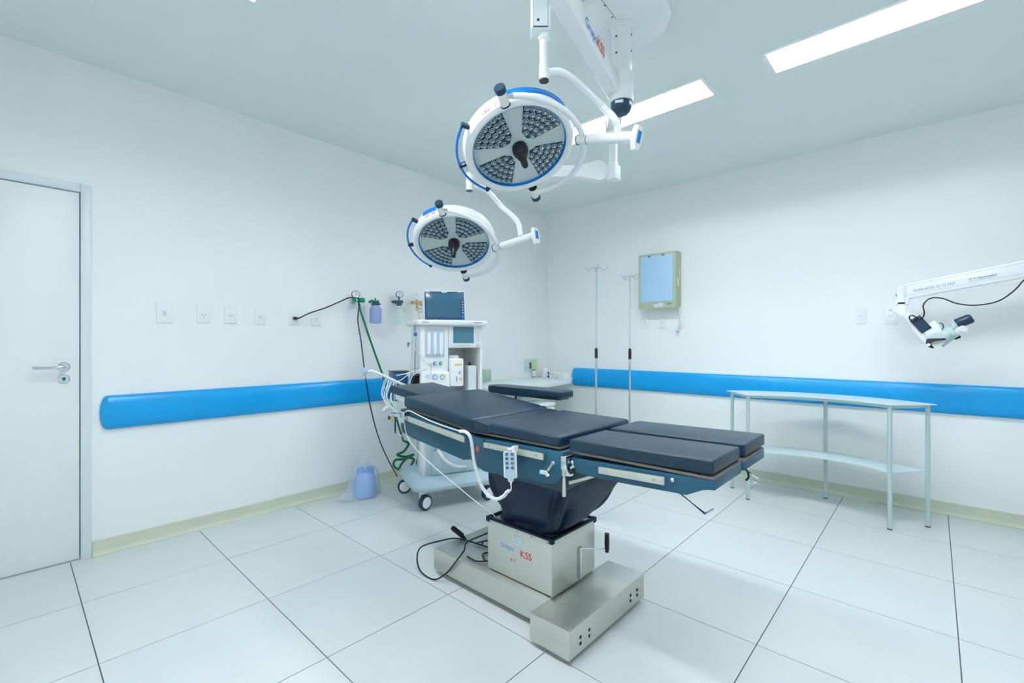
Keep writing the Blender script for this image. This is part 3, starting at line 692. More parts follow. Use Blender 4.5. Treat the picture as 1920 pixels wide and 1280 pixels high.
sl.text('KSS', 0.06, t0+ea*sK+Vector((0, 0, 0.033)), -ea, (0, 0, 1), M['red'], arm1, label='red bold lettering', fit=abs(sE-sK))
# spring arm of lamp one (knuckle box) coming back from the arm end
end1 = pe+ea*1.38-na*0.042
kx = D(1013, 60, 1.80); kx.z = 2.55
bm = nb(); cyl(bm, (end1.x, end1.y, 2.70), (end1.x, end1.y, 2.40), 0.045, seg=20); sl.add('elbow_joint', bm, M['enamel'])
a = Vector((end1.x, end1.y, 2.60)); kt = D(1012, 30, 1.83)
b = D(1012, -45, 1.80)
d = (b-a); dn = d.normalized(); sd = Vector((0, 0, 1)).cross(dn).normalized(); up = dn.cross(sd)
bm = nb(); slab(bm, a-sd*0.035-up*0.05, d, sd*0.07, up*0.10, 0.012, 3)
sp1 = sl.add('spring_arm', bm, M['enamel'])
# end housing of spring arm
hb = D(1013, 66, 1.86); ht = D(1012, -75, 1.86)
wv = RT; dv = FW
bm = nb(); slab(bm, hb-wv*0.040-dv*0.04, wv*0.080, dv*0.08, Vector((0, 0, ht.z-hb.z)), 0.012, 3)
hs = sl.add('arm_end_housing', bm, M['enamel'])
bm = nb(); q = hb-dv*0.041; slab(bm, q-wv*0.031+Vector((0, 0, 0.006)), wv*0.060, dv*0.003, Vector((0, 0, 0.20)), 0.001, 1)
sl.add('cover_seam', bm, M['gunmetal'], hs)
bm = nb(); q = hb-dv*0.0435; slab(bm, q-wv*0.0295+Vector((0, 0, 0.009)), wv*0.057, dv*0.003, Vector((0, 0, 0.192)), 0.002, 1)
cvr = sl.add('cover_plate', bm, M['lgrey'], hs)
c = D(1009, 38, 1.819); sl.add('cover_hole', cyl(nb(), c, c-dv*0.004, 0.0055, seg=10), M['black'], hs)
bm = nb(); v0 = D(1020, 66, 1.86); v1 = D(1020, 150, 1.86)
lathe(bm, [(0, 0.02), (0.024, 0.02), (0.024, -0.02), (0.0185, -0.025), (0.0185, -0.12), (0.0205, -0.121), (0.0205, v1.z-v0.z), (0, v1.z-v0.z)], v0, (0, 0, 1), 24)
sl.add('swivel_tube', bm, M['enamel'])
bm = nb(); cyl(bm, v1+Vector((0, 0, -0.006)), v1+Vector((0, 0, 0.001)), 0.0195, seg=24); sl.add('tube_cap', bm, M['black'])

def lamp_head(C, n, ptop, pbot, pside, alpha, tag, Rd=0.265, yR=0.297, flip=1):
    n = n.normalized(); A = APL(*ptop, C, n)-APL(*pbot, C, n); Y = (A-n*A.dot(n)).normalized(); X = Y.cross(n)
    S = APL(*pside, C, n)-C
    if S.dot(X) < 0: X = -X
    def loc(x, y, z): return C+X*x+Y*y+n*z
    bm = nb(); lathe(bm, [(0.226, 0.0), (0.233, 0.010), (0.246, 0.012), (0.259, 0.004), (0.267, -0.018), (0.267, -0.030)], C, n, 72, X, caps=False)
    body = sl.add('lamp_head', bm, M['enamel'], label='larger-looking lamp head nearer the camera' if tag == 1 else 'lamp head farther back, lower left')
    body['label'] = 'round white lamp head nearer the camera' if tag == 1 else 'round white lamp head farther back'
    sl.add('side_band', lathe(nb(), [(0.2670, -0.030), (0.2680, -0.052), (0.262, -0.062)], C, n, 72, X, caps=False), M['enamel'], body)
    def ang0(u, v): q = APL(u, v, C, n)-C; return math.atan2(q.dot(Y), q.dot(X))
    ta, tb = [ang0(*p_) for p_ in (((948, 170), (1066, 207)) if tag == 1 else ((786, 405), (812, 389)))]
    if tb-ta > PI: tb -= 2*PI
    if tb-ta < -PI: tb += 2*PI
    bm = nb(); R = []
    for k in range(25):
        th = ta+(tb-ta)*k/24; e_ = X*math.cos(th)+Y*math.sin(th)
        R.append([bm.verts.new(C+e_*q+n*z) for q, z in ((0.2672, -0.026), (0.2720, -0.030), (0.2730, -0.056), (0.262, -0.064))])
    for A_, B_ in zip(R, R[1:]):
        for i in range(3): bm.faces.new((A_[i], A_[i+1], B_[i+1], B_[i]))
    sl.add('blue_strip', bm, M['bluestrip'], body)
    sl.add('rear_shell', lathe(nb(), [(0.262, -0.062), (0.22, -0.09), (0.12, -0.108), (0, -0.112)], C, n, 72, X), M['enamel'], body)
    sl.add('blue_ring', lathe(nb(), [(0.2265, 0.002), (0.2245, 0.001), (0.2215, -0.0165)], C, n, 72, X, caps=False), M['bluestrip'], body)
    sl.add('front_glass', lathe(nb(), [(0, -0.014), (0.222, -0.014), (0.222, -0.02), (0, -0.02)], C, n, 72, X), M['glass_face'], body)
    # lens modules
    def ang(u, v): q = APL(u, v, C, n)-C; return math.atan2(q.dot(Y), q.dot(X))
    cents = [(925, 255), (1012, 228), (1024, 297), (940, 320)] if tag == 1 else [(814, 432), (878, 428), (890, 472), (828, 480)]
    lens_me = None
    for u, v in cents:
        th = ang(u, v); c, s = math.cos(th), math.sin(th)
        er = X*c+Y*s; et = -X*s+Y*c
        pts = [(0.058, 0), (0.075, -0.036)]
        for k in range(-5, 6): pts.append((0.212*math.cos(math.radians(k*6.0)), 0.212*math.sin(math.radians(k*6.0))))
        pts.append((0.075, 0.036))
        bm = nb(); lo = [bm.verts.new(C+er*a+et*b-n*0.0139) for a, b in pts]; hi = [bm.verts.new(C+er*a+et*b-n*0.010) for a, b in pts]
        bm.faces.new(lo[::-1]); bm.faces.new(hi)
        for i in range(len(pts)): j = (i+1) % len(pts); bm.faces.new((lo[i], lo[j], hi[j], hi[i]))
        mod = sl.add('lens_module', bm, M['lens_dark'], body)
        spots = []
        for ir in range(5):
            rr = 0.083+ir*0.0305; half = (rr*math.tan(math.radians(30))) if rr < 0.19 else 0.1
            nn = max(2, int((2*min(half, 0.036+(rr-0.075)*0.52)-0.012)//0.031)+1) if ir else 2
            for q_ in range(nn):
                aa = math.radians(( -1+2*(q_+0.5)/nn)*(29 if ir else 25))
                spots.append((rr*math.cos(aa), rr*math.sin(aa)))
        for a, b in spots:
            base_p = C+er*a+et*b-n*0.0098
            bm = nb(); lathe(bm, [(0.0135, 0.0), (0.0138, 0.0025), (0.0122, 0.0035), (0.0112, 0.001), (0.007, -0.001), (0.006, 0.003), (0.004, 0.0055), (0, 0.0062)], base_p, n, 14, caps=False)
            sl.add('lens', bm, M['lens'], body)
    # sterile handle
    bm = nb(); lathe(bm, [(0.036, -0.0145), (0.038, 0.012), (0.034, 0.03), (0.024, 0.042), (0.022, 0.05), (0.024, 0.056), (0.017, 0.066), (0.0155, 0.105), (0.013, 0.115), (0, 0.117)], C, n, 28, X)
    sl.add('handle', bm, M['black'], body)
    # yoke
    ca, sa = math.cos(alpha), math.sin(alpha)
    W = X*ca-n*sa
    pts = [C+n*0.012+(Y*math.cos(p)+W*math.sin(p))*yR for p in [math.radians(v) for v in range(0, 181, 9)]]
    yk = sl.add('yoke', tube(nb(), pts, 0.0135, 14, smooth=False), M['enamel'])
    for sgn in (1, -1):
        pc = C+n*0.008+Y*sgn*0.258
        bm = nb(); lathe(bm, [(0.019, 0), (0.021, 0.01), (0.021, 0.062), (0, 0.062)], pc, Y*sgn, 24); sl.add('pivot_housing', bm, M['enamel'], yk)
        bm = nb(); lathe(bm, [(0.0235, 0.062), (0.0245, 0.066), (0.0245, 0.084), (0.0215, 0.088), (0, 0.088)], pc, Y*sgn, 24); sl.add('pivot_knob', bm, M['cap'], yk)
        bm = nb(); lathe(bm, [(0.0, -0.003), (0.0225, -0.003), (0.0225, 0.002), (0, 0.002)], pc, Y*sgn, 20); sl.add('pivot_ring', bm, M['black'], yk)
    mid = C+n*0.012+W*yR
    # side handle arc
    hp = [(870, 243), (857, 285), (868, 318), (917, 361)] if tag == 1 else [(774, 418), (765, 448), (769, 465), (809, 502)]
    hth = [ang(*p_) for p_ in hp]
    a0_, a1_ = hth[0], hth[-1]
    while a1_-a0_ > PI: a1_ -= 2*PI
    while a1_-a0_ < -PI: a1_ += 2*PI
    pts = [C-n*0.03+(X*math.cos(a0_+(a1_-a0_)*k/20)+Y*math.sin(a0_+(a1_-a0_)*k/20))*0.298 for k in range(21)]
    hd = sl.add('side_handle', tube(nb(), pts, 0.0062, 10, smooth=False), M['bluestrip'], label='blue curved side handle')
    hm = hth[2]
    for th in (a0_, hm, a1_):
        er = X*math.cos(th)+Y*math.sin(th)
        bm = nb(); et = n.cross(er); slab(bm, C-n*0.042+er*0.262-et*0.009, er*0.044, et*0.018, n*0.022, 0.004, 2)
        sl.add('handle_bracket', bm, M['cap'], hd)
    # rim lettering, along the rim on the upper left
    lp = (903, 213) if tag == 1 else (793, 407); lq = (928, 193) if tag == 1 else (809, 396)
    tha, thb = ang(*lp), ang(*lq)
    if thb-tha > PI: thb -= 2*PI
    if thb-tha < -PI: thb += 2*PI
    word = 'LED 120'; tm = (tha+thb)/2; er = X*math.cos(tm)+Y*math.sin(tm); et = (APL(*lq, C, n)-APL(*lp, C, n)).normalized()
    # each letter sits on the bevel between rim and strip
    upv = (-n*0.75+er*0.65).normalized()
    span = 0.085 if tag == 1 else 0.075
    for k, ch in enumerate(word):
        if ch == ' ': continue
        f = (k+0.5)/len(word)-0.5; th = tm+(thb-tha)/abs(thb-tha)*f*span/0.262
        e2 = X*math.cos(th)+Y*math.sin(th); t2 = n.cross(e2)
        if t2.dot(et) < 0: t2 = -t2
        u2 = (e2*0.34-n*0.94) if True else None
        sl.text(ch, 0.02, C+e2*0.2635-n*0.004+e2*0.0, t2, e2*0.45-n*0.9, M['pink'], body, name='lettering', ex=0.0008)
    return n, X, Y, W, mid, loc
C1 = Vector((-1.451, 1.641, 2.173)); n1 = Vector((0.456, -0.185, -0.87))
N1, X1, Yv1, W1_, mid1, L1 = lamp_head(C1, n1, (944, 190), (999, 355), (1105, 265), math.radians(-15), 1)
C2 = Vector((-2.293, 1.947, 1.895)); n2 = Vector((0.40, -0.38, -0.835))
N2, X2, Yv2, W2_, mid2, L2 = lamp_head(C2, n2, (826, 383), (873, 512), (940, 447), math.radians(-15), 2)
def head_joint(mid, pend, plate_u, pts, rad=0.0205):
    dm = (mid-CO).dot(FW)
    e = pend; ax = (e-mid).normalized()
    bm = nb(); lathe(bm, [(0, -0.03), (0.02, -0.03), (0.0205, -0.026), (0.0205, 0.027), (0.0225, 0.028), (0.0225, (e-mid).length-0.012), (0, (e-mid).length-0.012)], mid, ax, 24)
    hj = sl.add('joint_tube', bm, M['enamel'])
    for s in (-0.03, 0.028):
        bm = nb(); lathe(bm, [(0.0215, -0.0015), (0.0232, -0.0015), (0.0232, 0.0015), (0.0215, 0.0015)], mid+ax*s, ax, 24); sl.add('black_ring', bm, M['black'], hj)
    # end control plate: lozenge panel facing outward
    a, b = frame_of(ax)
    q = [bm_ for bm_ in ()]
    bm = nb(); poly = [(-0.028, 0.012), (-0.012, 0.042), (0.022, 0.042), (0.03, 0.02), (0.03, -0.02), (0.012, -0.055), (-0.012, -0.055), (-0.028, -0.03)]
    lo = [bm.verts.new(e-ax*0.016+a*x+b*y) for x, y in poly]; hi = [bm.verts.new(e+ax*0.004+a*x*0.9+b*y*0.95) for x, y in poly]
    bm.faces.new(lo[::-1]); bm.faces.new(hi)
    for i in range(8): j = (i+1) % 8; bm.faces.new((lo[i], lo[j], hi[j], hi[i]))
    cp = sl.add('control_panel', bm, M['white'], hj)
    bm = nb(); lo = [e+ax*0.0045+a*x+b*y for x, y in ((-0.012, -0.025), (0.013, -0.025), (0.016, 0.022), (-0.012, 0.022))]
    f = bm.faces.new([bm.verts.new(p) for p in lo]); r = bmesh.ops.extrude_face_region(bm, geom=[f]); bmesh.ops.translate(bm, vec=ax*0.001, verts=[v for v in r['geom'] if isinstance(v, bmesh.types.BMVert)])
    sl.add('panel_display', bm, M['bprint'], hj)
    bm = nb(); tube(bm, pts, 0.0155, 14); sl.add('curved_tube', bm, M['enamel'])
dm1 = (mid1).dot(FW); dm2 = mid2.dot(FW)
e1_ = D(1197, 256, dm1-0.20)
f1 = D(1158, 259, dm1-0.135); 
head_joint(mid1, e1_, 0, [D(1024, 136, 1.86), D(1050, 135, 1.87), D(1072, 147, 1.90), D(1098, 170, 1.97), D(1130, 200, 2.05), D(1149, 219, dm1-0.15), D(1157, 238, dm1-0.14), f1])
e2_ = D(1006, 440, dm2-0.20)
f2 = D(976, 443, dm2-0.12)
head_joint(mid2, e2_, 0, [D(886, 348, 2.78), D(905, 352, 2.80), D(922, 366, 2.84), D(940, 387, 2.88), D(960, 404, dm2-0.08), D(972, 420, dm2-0.09), f2])
# second arm behind the mast, its drop tube and spring arm
q0 = Vector((mx, my, 2.60)); q1 = D(1150, 243, 2.93); q1.z = 2.60
d = q1-q0; dn = d.normalized(); sd = Vector((0, 0, 1)).cross(dn)
bm = nb(); slab(bm, q0-sd*0.042, d+dn*0.04, sd*0.085, Vector((0, 0, 0.10)), 0.01, 2); sl.add('horizontal_arm', bm, M['enamel'])
bm = nb(); lathe(bm, [(0, 2.66), (0.05, 2.66), (0.05, 2.59), (0.026, 2.57), (0.026, 2.40), (0.03, 2.395), (0.03, 2.375), (0, 2.375)], (q1.x, q1.y, 0), (0, 0, 1), 24); sl.add('drop_tube', bm, M['enamel'])
z1 = 2.285
bm = nb(); box(bm, (q1.x-0.035, q1.y-0.035, z1), (q1.x+0.035, q1.y+0.035, 2.38), 0.008); 
sl.add('joint_block', bm, M['enamel'])
bl = D(1120, 322, 2.93); ar = D(880, 328, 2.82)
ax2 = (ar-bl).normalized(); up2 = Vector((0, 0, 1)); sd2 = ax2.cross(up2).normalized(); up2 = sd2.cross(ax2)
poly = []
for th in range(-120, 121, 12): poly.append((-0.062*math.cos(math.radians(th)), 0.062*math.sin(math.radians(th))))
Lr = (ar-bl).length
poly = [(x, y) for x, y in poly] + [(0.12, 0.036), (Lr*0.6, 0.032), (Lr, 0.028), (Lr, -0.028), (Lr*0.6, -0.032), (0.12, -0.036)]
bm = nb(); lo = [bm.verts.new(bl+ax2*x+up2*y-sd2*0.03) for x, y in poly]; hi = [bm.verts.new(bl+ax2*x+up2*y+sd2*0.03) for x, y in poly]
bm.faces.new(lo[::-1]); bm.faces.new(hi)
for i in range(len(poly)): j = (i+1) % len(poly); bm.faces.new((lo[i], lo[j], hi[j], hi[i]))
bmesh.ops.bevel(bm, geom=[e for e in bm.edges if e.calc_face_angle(0) > 1.3], offset=0.006, segments=2, affect='EDGES')
sl.add('spring_arm', bm, M['enamel'])
bm = nb(); v0 = D(880, 325, 2.78); v1 = D(880, 357, 2.78); cyl(bm, v0, v1, 0.021, seg=20); sl.add('swivel_tube', bm, M['enamel'])
bm = nb(); cyl(bm, v1+Vector((0, 0, -0.004)), v1, 0.0205, seg=20); sl.add('tube_cap', bm, M['gunmetal'])

# ================================================================ ANAESTHESIA MACHINE (own frame: x along its front, y back, z up)
RZ = math.atan2(0.934, 0.358); mo_ = Vector((-2.807, 2.103, 0))
am = T('anesthesia_machine', 'white wheeled anesthesia machine with built-in grey screen, left of the corner', 'anesthesia machine', mo_, rz=RZ, local=True)
def mp(u, v, y=0.05):
    t = (u-960)/FOC; x = (0.651+0.446*y+t*(3.447+0.895*y))/(0.895-0.446*t)
    d = 3.447+0.446*x+0.895*y; return x, CAMZ+(HOR-v)*d/FOC
def mbox(u0, v0, u1, v1, ya, yb, bev=0.0, yref=None):
    yr = min(ya, yb) if yref is None else yref
    xa, zt = mp(u0, v0, yr); xb, _ = mp(u1, v0, yr); _, zb = mp((u0+u1)/2, v1, yr); _, zt = mp((u0+u1)/2, v0, yr)
    return box(nb(), (xa, ya, zb), (xb, yb, zt), bev)
# base with bevelled bumper and casters
bm = nb()
prism(bm, [(-0.085, 0.03), (-0.03, -0.045), (0.55, -0.045), (0.60, 0.03), (0.60, 0.50), (0.56, 0.54), (-0.05, 0.54), (-0.085, 0.50)], 0.138, 0.178, 'z', 0.012, 3)
A = [(-0.085, 0.03), (-0.03, -0.045), (0.55, -0.045), (0.60, 0.03), (0.60, 0.50), (0.56, 0.54), (-0.05, 0.54), (-0.085, 0.50)]
B = [(x*0.86+0.036, y*0.82+0.05) for x, y in A]
lo = [bm.verts.new((x*0.985+0.004, y*0.985+0.004, 0.176)) for x, y in A]; hi = [bm.verts.new((x, y, 0.215)) for x, y in B]
bm.faces.new(lo[::-1]); bm.faces.new(hi)
for i in range(8): j = (i+1) % 8; bm.faces.new((lo[i], lo[j], hi[j], hi[i]))
am.add('base', bm, M['pgrey'])
for (x, y, ang) in ((0.0, 0.0, 0.45), (0.51, 0.0, 0.35), (-0.045, 0.46, -0.2), (0.53, 0.47, 0.3)):
    m4 = Matrix.Translation((x, y, 0.058)) @ Matrix.Rotation(ang, 4, 'Z')
    bm = nb(); lathe(bm, [(0.0, -0.02), (0.05, -0.02), (0.056, -0.014), (0.058, 0), (0.056, 0.014), (0.05, 0.02), (0, 0.02)], (0, 0, 0), (0, 1, 0), 28)
    bmesh.ops.transform(bm, matrix=m4, verts=bm.verts[:]); w = am.add('caster_wheel', bm, M['cap'])
    bm = nb(); lathe(bm, [(0, -0.024), (0.038, -0.024), (0.043, -0.019), (0.043, 0.019), (0.038, 0.024), (0, 0.024)], (0, 0, 0), (0, 1, 0), 28)
    bmesh.ops.transform(bm, matrix=m4, verts=bm.verts[:]); am.add('wheel_cover', bm, M['white'], w)
    bm = nb(); box(bm, (-0.03, 0.024, 0.0), (0.03, 0.036, 0.085), 0.005); box(bm, (-0.03, -0.005, 0.064), (0.03, 0.034, 0.085), 0.005)
    bmesh.ops.transform(bm, matrix=m4, verts=bm.verts[:]); am.add('caster_fork', bm, M['white'], w)
# lower cabinet with drawers
am.add('lower_cabinet', box(nb(), (0.055, 0.107, 0.205), (0.50, 0.47, 0.80), 0.02, 3), M['pgrey'])
for z0, z1 in ((0.222, 0.41), (0.42, 0.60), (0.61, 0.77)):
    am.add('drawer', box(nb(), (0.085, 0.095, z0), (0.47, 0.115, z1), 0.008, 2), M['pgrey'])
am.add('corner_post', box(nb(), (0.03, 0.16, 0.2), (0.058, 0.30, 1.0), 0.008), M['white'])
am.add('work_surface', box(nb(), (-0.03, -0.06, 0.80), (0.52, 0.48, 0.825), 0.01, 3), M['white'])
# upper body
xl, xm, xr = mp(788, 650)[0], mp(841, 650)[0], mp(904, 650)[0]
zt = 1.385; zl = 0.825
am.add('flowmeter_column', box(nb(), (xl, 0.05, zl+0.16), (xm-0.002, 0.34, zt), 0.008, 2), M['white'])
zlp = mp(815, 697)[1]
am.add('gauge_panel', box(nb(), (xl-0.008, 0.0, zl), (xm-0.004, 0.06, zlp+0.001), 0.012, 3), M['white'])
bm = nb(); za = mp(870, 652)[1]
box(bm, (xm, 0.05, za), (xr, 0.48, zt), 0.006, 2); box(bm, (xr-0.016, 0.052, zl), (xr, 0.48, za+0.004), 0.003); box(bm, (xm, 0.45, zl), (xr-0.014, 0.478, za+0.002)); box(bm, (xm, 0.09, zl), (xm+0.012, 0.452, za+0.002))
am.add('screen_tower', bm, M['white'])
am.add('top_shelf', box(nb(), (-0.06, 0.0, zt), (0.515, 0.36, zt+0.042), 0.014, 3), M['white'])
fp = am.add('flow_bezel', mbox(797, 616.5, 834, 670, 0.044, 0.051, 0.004), M['lgrey'])
am.add('flow_window', mbox(799, 619, 832, 667, 0.0425, 0.0452), M['tube_in'], fp)
for u in (804, 815.5, 827):
    am.add('flow_tube', mbox(u-3.3, 623, u+3.3, 666, 0.036, 0.0435, 0.003, yref=0.04), M['white'], fp)
    for du in (-2.5, 2.5): am.add('tick_mark', mbox(u+du-0.6, 663.5, u+du+0.6, 666, 0.0355, 0.0358), M['gunmetal'], fp)
def mknob(u, v, r, m1, m2, y=0.05, h=0.02):
    x, z = mp(u, v, y)
    k = am.add('control_knob', lathe(nb(), [(r, 0), (r, h*0.5), (r*0.8, h), (0, h)], (x, y, z), (0, -1, 0), 20), m1)
    am.add('knob_face', lathe(nb(), [(r*0.55, h), (r*0.5, h+0.002), (0, h+0.002)], (x+r*0.12, y, z), (0, -1, 0), 16), m2, k)
for u, a_, b_ in ((805, M['dial'], M['yellow']), (815, M['bprint'], M['dial']), (826, M['green'], M['dial'])): mknob(u, 681, 0.0145, a_, b_)
for u, a_, b_ in ((801, M['limegreen'], M['green']), (815.5, M['bprint'], M['dial']), (829.5, M['green'], M['dial'])):
    x, z = mp(u, 706, 0.0)
    k = am.add('pressure_gauge', lathe(nb(), [(0.020, 0), (0.020, 0.006), (0.0165, 0.008), (0.0165, 0.005), (0, 0.005)], (x, 0.0, z), (0, -1, 0), 24), a_ if u > 802 else M['white'])
    am.add('dial_face', cyl(nb(), (x, -0.0045, z), (x, -0.006, z), 0.0162, seg=20), M['dial'], k)
    bm = nb(); slab(bm, (x-0.002, -0.0062, z-0.002), (0.004, 0, 0), (0, -0.0008, 0), (-0.006, 0, 0.013)); am.add('needle', bm, a_ if u > 802 else M['green'], k)
scr = am.add('screen_bezel', mbox(846, 609.5, 901, 650, 0.043, 0.051, 0.003), M['white'])
am.add('screen', mbox(849.5, 612.5, 888, 643, 0.0415, 0.0432), M['screen2'], scr)
for k in range(6): am.add('soft_key', mbox(850.5+k*5.7, 646, 854+k*5.7, 648, 0.0405, 0.0432), M['lgrey'], scr)
for v in (624, 629, 634, 638.5): am.add('side_key', mbox(894, v-1, 897.5, v+1, 0.0405, 0.0432), M['lgrey'], scr)
x, z = mp(895.5, 647.5, 0.043); am.add('menu_dial', lathe(nb(), [(0.010, 0), (0.009, 0.014), (0, 0.015)], (x, 0.043, z), (0, -1, 0), 18), M['lgrey'], scr)
for u0, u1, v in ((791, 804, 603.5), (888, 903, 604.5)):
    x0_, z0_ = mp(u0, v, 0.0); x1_, _ = mp(u1, v, 0.0)
    am.add('maker_mark', box(nb(), (x0_, -0.001, z0_-0.003), (x1_, 0.001, z0_+0.003)), M['ink'])
# vaporiser canister
x0_, _ = mp(844, 700, 0.02); x1_, _ = mp(869.5, 700, 0.02)
zb, zt2 = mp(857, 724, 0.02)[1], mp(857, 672, 0.02)[1]
vp = am.add('vaporizer', box(nb(), (x0_, 0.02, max(zb, 0.826)), (x1_, 0.12, zt2), 0.012, 3), M['white'])
xc = (x0_+x1_)/2-0.008
am.add('vaporizer_dial', lathe(nb(), [(0.038, zt2-0.002), (0.040, zt2+0.02), (0.036, zt2+0.024), (0, zt2+0.024)], (xc, 0.075, 0), (0, 0, 1), 24), M['lgrey'], vp)
bx, bz = mp(859, 683.5, 0.02); am.add('yellow_band', box(nb(), (bx-0.03, 0.0185, bz-0.008), (bx+0.03, 0.0205, bz+0.008), 0.0008, 1), M['yellow'], vp)
bx, bz = mp(861.5, 698.5, 0.02); am.add('sight_glass', lathe(nb(), [(0.012, 0), (0.012, 0.004), (0.009, 0.004), (0.008, 0.002), (0, 0.002)], (bx, 0.02, bz), (0, -1, 0), 18), M['pgrey'], vp)
bx, bz = mp(863.5, 710, 0.02); am.add('fill_indicator', lathe(nb(), [(0.014, 0), (0.012, 0.003), (0, 0.003)], (bx, 0.02, bz), (0, -1, 0), 6), M['yellow'], vp)
bx, bz = mp(856, 710, 0.02); am.add('scale_mark', box(nb(), (bx-0.006, 0.019, bz-0.018), (bx+0.005, 0.0205, bz+0.018)), M['pale_blue_print'], vp)
bm = nb(); xa, _ = mp(876, 700, 0.1); xb, _ = mp(892, 700, 0.1); box(bm, (xa, 0.08, 0.826), (xb, 0.2, mp(880, 685, 0.1)[1]), 0.008); am.add('absorber_block', bm, M['lgrey'])
x_, z_ = mp(880, 682, 0.12); am.add('black_valve', lathe(nb(), [(0.016, -0.012), (0.012, 0.0), (0.004, 0.014), (0, 0.016)], (x_, 0.12, z_), (0, 0, 1), 14), M['black'])
# left side: hanging tubes, hooks, absorber box
bm = nb(); x_, z_ = mp(781, 625, 0.1)
bm = nb(); cyl(bm, (-0.035, 0.2, 1.38), (-0.035, 0.2, 0.83), 0.012, seg=14); am.add('side_pole', bm, M['lgrey'])
def mpt(u, v, y): x, z = mp(u, v, y); return Vector((x, y, z))
for pts, r in (([(776, 606, .12), (771, 616, .12), (770, 640, .1), (773, 665, .1), (769, 690, .1), (767, 722, .1)], 0.006),
               ([(773, 640, .1), (778, 655, .06), (790, 668, .03), (801, 680, -.02), (808, 690, -.03), (805, 712, -.04)], 0.0035),
               ([(779, 628, .1), (776, 650, .08), (775, 690, .08), (776, 712, .08)], 0.004),
               ([(782, 628, .1), (783, 650, .08), (780, 690, .08), (783, 712, .08)], 0.004),
               ([(768, 720, .06), (772, 706, .04), (782, 698, 0.), (800, 692, -.04)], 0.005),
               ([(742, 704, .1), (762, 700, .06), (780, 695, 0), (800, 690, -0.03)], 0.003),
               ([(745, 716, .1), (760, 706, .1), (772, 690, .1), (775, 660, .1)], 0.003)):
    am.add('breathing_tube', tube(nb(), [mpt(*p) for p in pts], r, 8), M['lgrey'] if r > 0.0034 else M['white'])
bm = nb(); a_ = mpt(778.5, 627, 0.1); ball(bm, a_, 0.014); cyl(bm, a_, a_+Vector((0, -0.02, 0.008)), 0.008); am.add('blue_tube_clip', bm, M['bprint'])
bm = nb(); a_ = mpt(765, 646, 0.12); cyl(bm, a_+Vector((0, 0, 0.02)), a_+Vector((0, 0, -0.02)), 0.005); cyl(bm, a_, a_+Vector((0.03, 0, 0.02)), 0.004); am.add('small_hook', bm, M['gunmetal'])
xa, z1_ = mp(736, 698, 0.12); xb, z0_ = mp(784, 726, 0.12)
bm = nb(); box(bm, (xa, 0.12, 0.80), (-0.03, 0.30, 0.812), 0.003); am.add('side_tray', bm, M['pgrey'])
bm = nb(); box(bm, (xa+0.005, 0.125, 0.812), (-0.10, 0.29, z1_), 0.008); am.add('blue_drain_box', bm, M['bezel'])
bm = nb(); box(bm, (xa, 0.12, z1_), (-0.08, 0.295, z1_+0.007), 0.002); am.add('box_lid', bm, M['cap'])
x_, z_ = mp(786, 712, 0.04); bm = nb(); lathe(bm, [(0.05, 0), (0.05, 0.06), (0.04, 0.065), (0.035, 0.03), (0, 0.03)], (x_-0.01, 0.10, z_-0.005), (0, -1, 0), 24); am.add('bag_mount', bm, M['black'])
# hose curling at the front below the table
bm = nb(); tube(bm, [mpt(820, 838, 0.09), mpt(826, 852, 0.02), mpt(836, 864, -0.01), mpt(850, 872, -0.01), mpt(862, 875, 0.02), mpt(872, 875, 0.09)], 0.011, 10); am.add('drain_hose', bm, M['ivory'])

# patient monitor on the top shelf
mn = T('patient_monitor', 'dark blue patient monitor standing on the anesthesia machine shelf', 'monitor', mo_+Vector((0, 0, zt+0.042)), rz=RZ, local=True)
lift = zt+0.042
tilt = Matrix.Translation((0.208, 0.16, 0)) @ Matrix.Rotation(math.radians(-4), 4, 'X') @ Matrix.Rotation(math.radians(-10), 4, 'Z')
def mon(name, a, b, bev, m, parent=None, seg=2):
    bm = nb(); box(bm, a, b, bev, seg); bmesh.ops.transform(bm, matrix=tilt, verts=bm.verts[:]); return mn.add(name, bm, m, parent)
hw, hh_ = 0.168, 0.246
sh = mon('shell', (-hw, 0, 0.0), (hw, 0.10, hh_), 0.012, M['white'], None, 3)
mon('bezel', (-hw+0.009, -0.0035, 0.010), (hw-0.009, 0.004, hh_-0.009), 0.005, M['bezel'], sh)
mon('screen', (-hw+0.022, -0.0055, 0.026), (hw-0.045, -0.003, hh_-0.024), 0.001, M['screen'], sh)
mon('name_strip', (-0.022, -0.0052, hh_-0.019), (0.02, -0.003, hh_-0.008), 0.0008, M['sticker'], sh)
for x in (-hw+0.02, hw-0.06): mon('mark', (x, -0.0045, hh_-0.016), (x+0.03, -0.003, hh_-0.012), 0, M['sticker'], sh)
for k in range(5): mon('key', (hw-0.030, -0.006, 0.062+k*0.022), (hw-0.018, -0.003, 0.070+k*0.022), 0.001, M['lgrey'] if k else M['sticker'], sh)
bm = nb(); lathe(bm, [(0.0135, 0), (0.012, 0.012), (0.008, 0.014), (0, 0.012)], (hw-0.026, -0.003, 0.034), (0, -1, 0), 20); bmesh.ops.transform(bm, matrix=tilt, verts=bm.verts[:]); mn.add('rotary_knob', bm, M['bprint'], sh)
bm = nb(); box(bm, (0.10, 0.12, 0), (0.32, 0.28, 0.008), 0.002); mn.add('foot', bm, M['lgrey'])

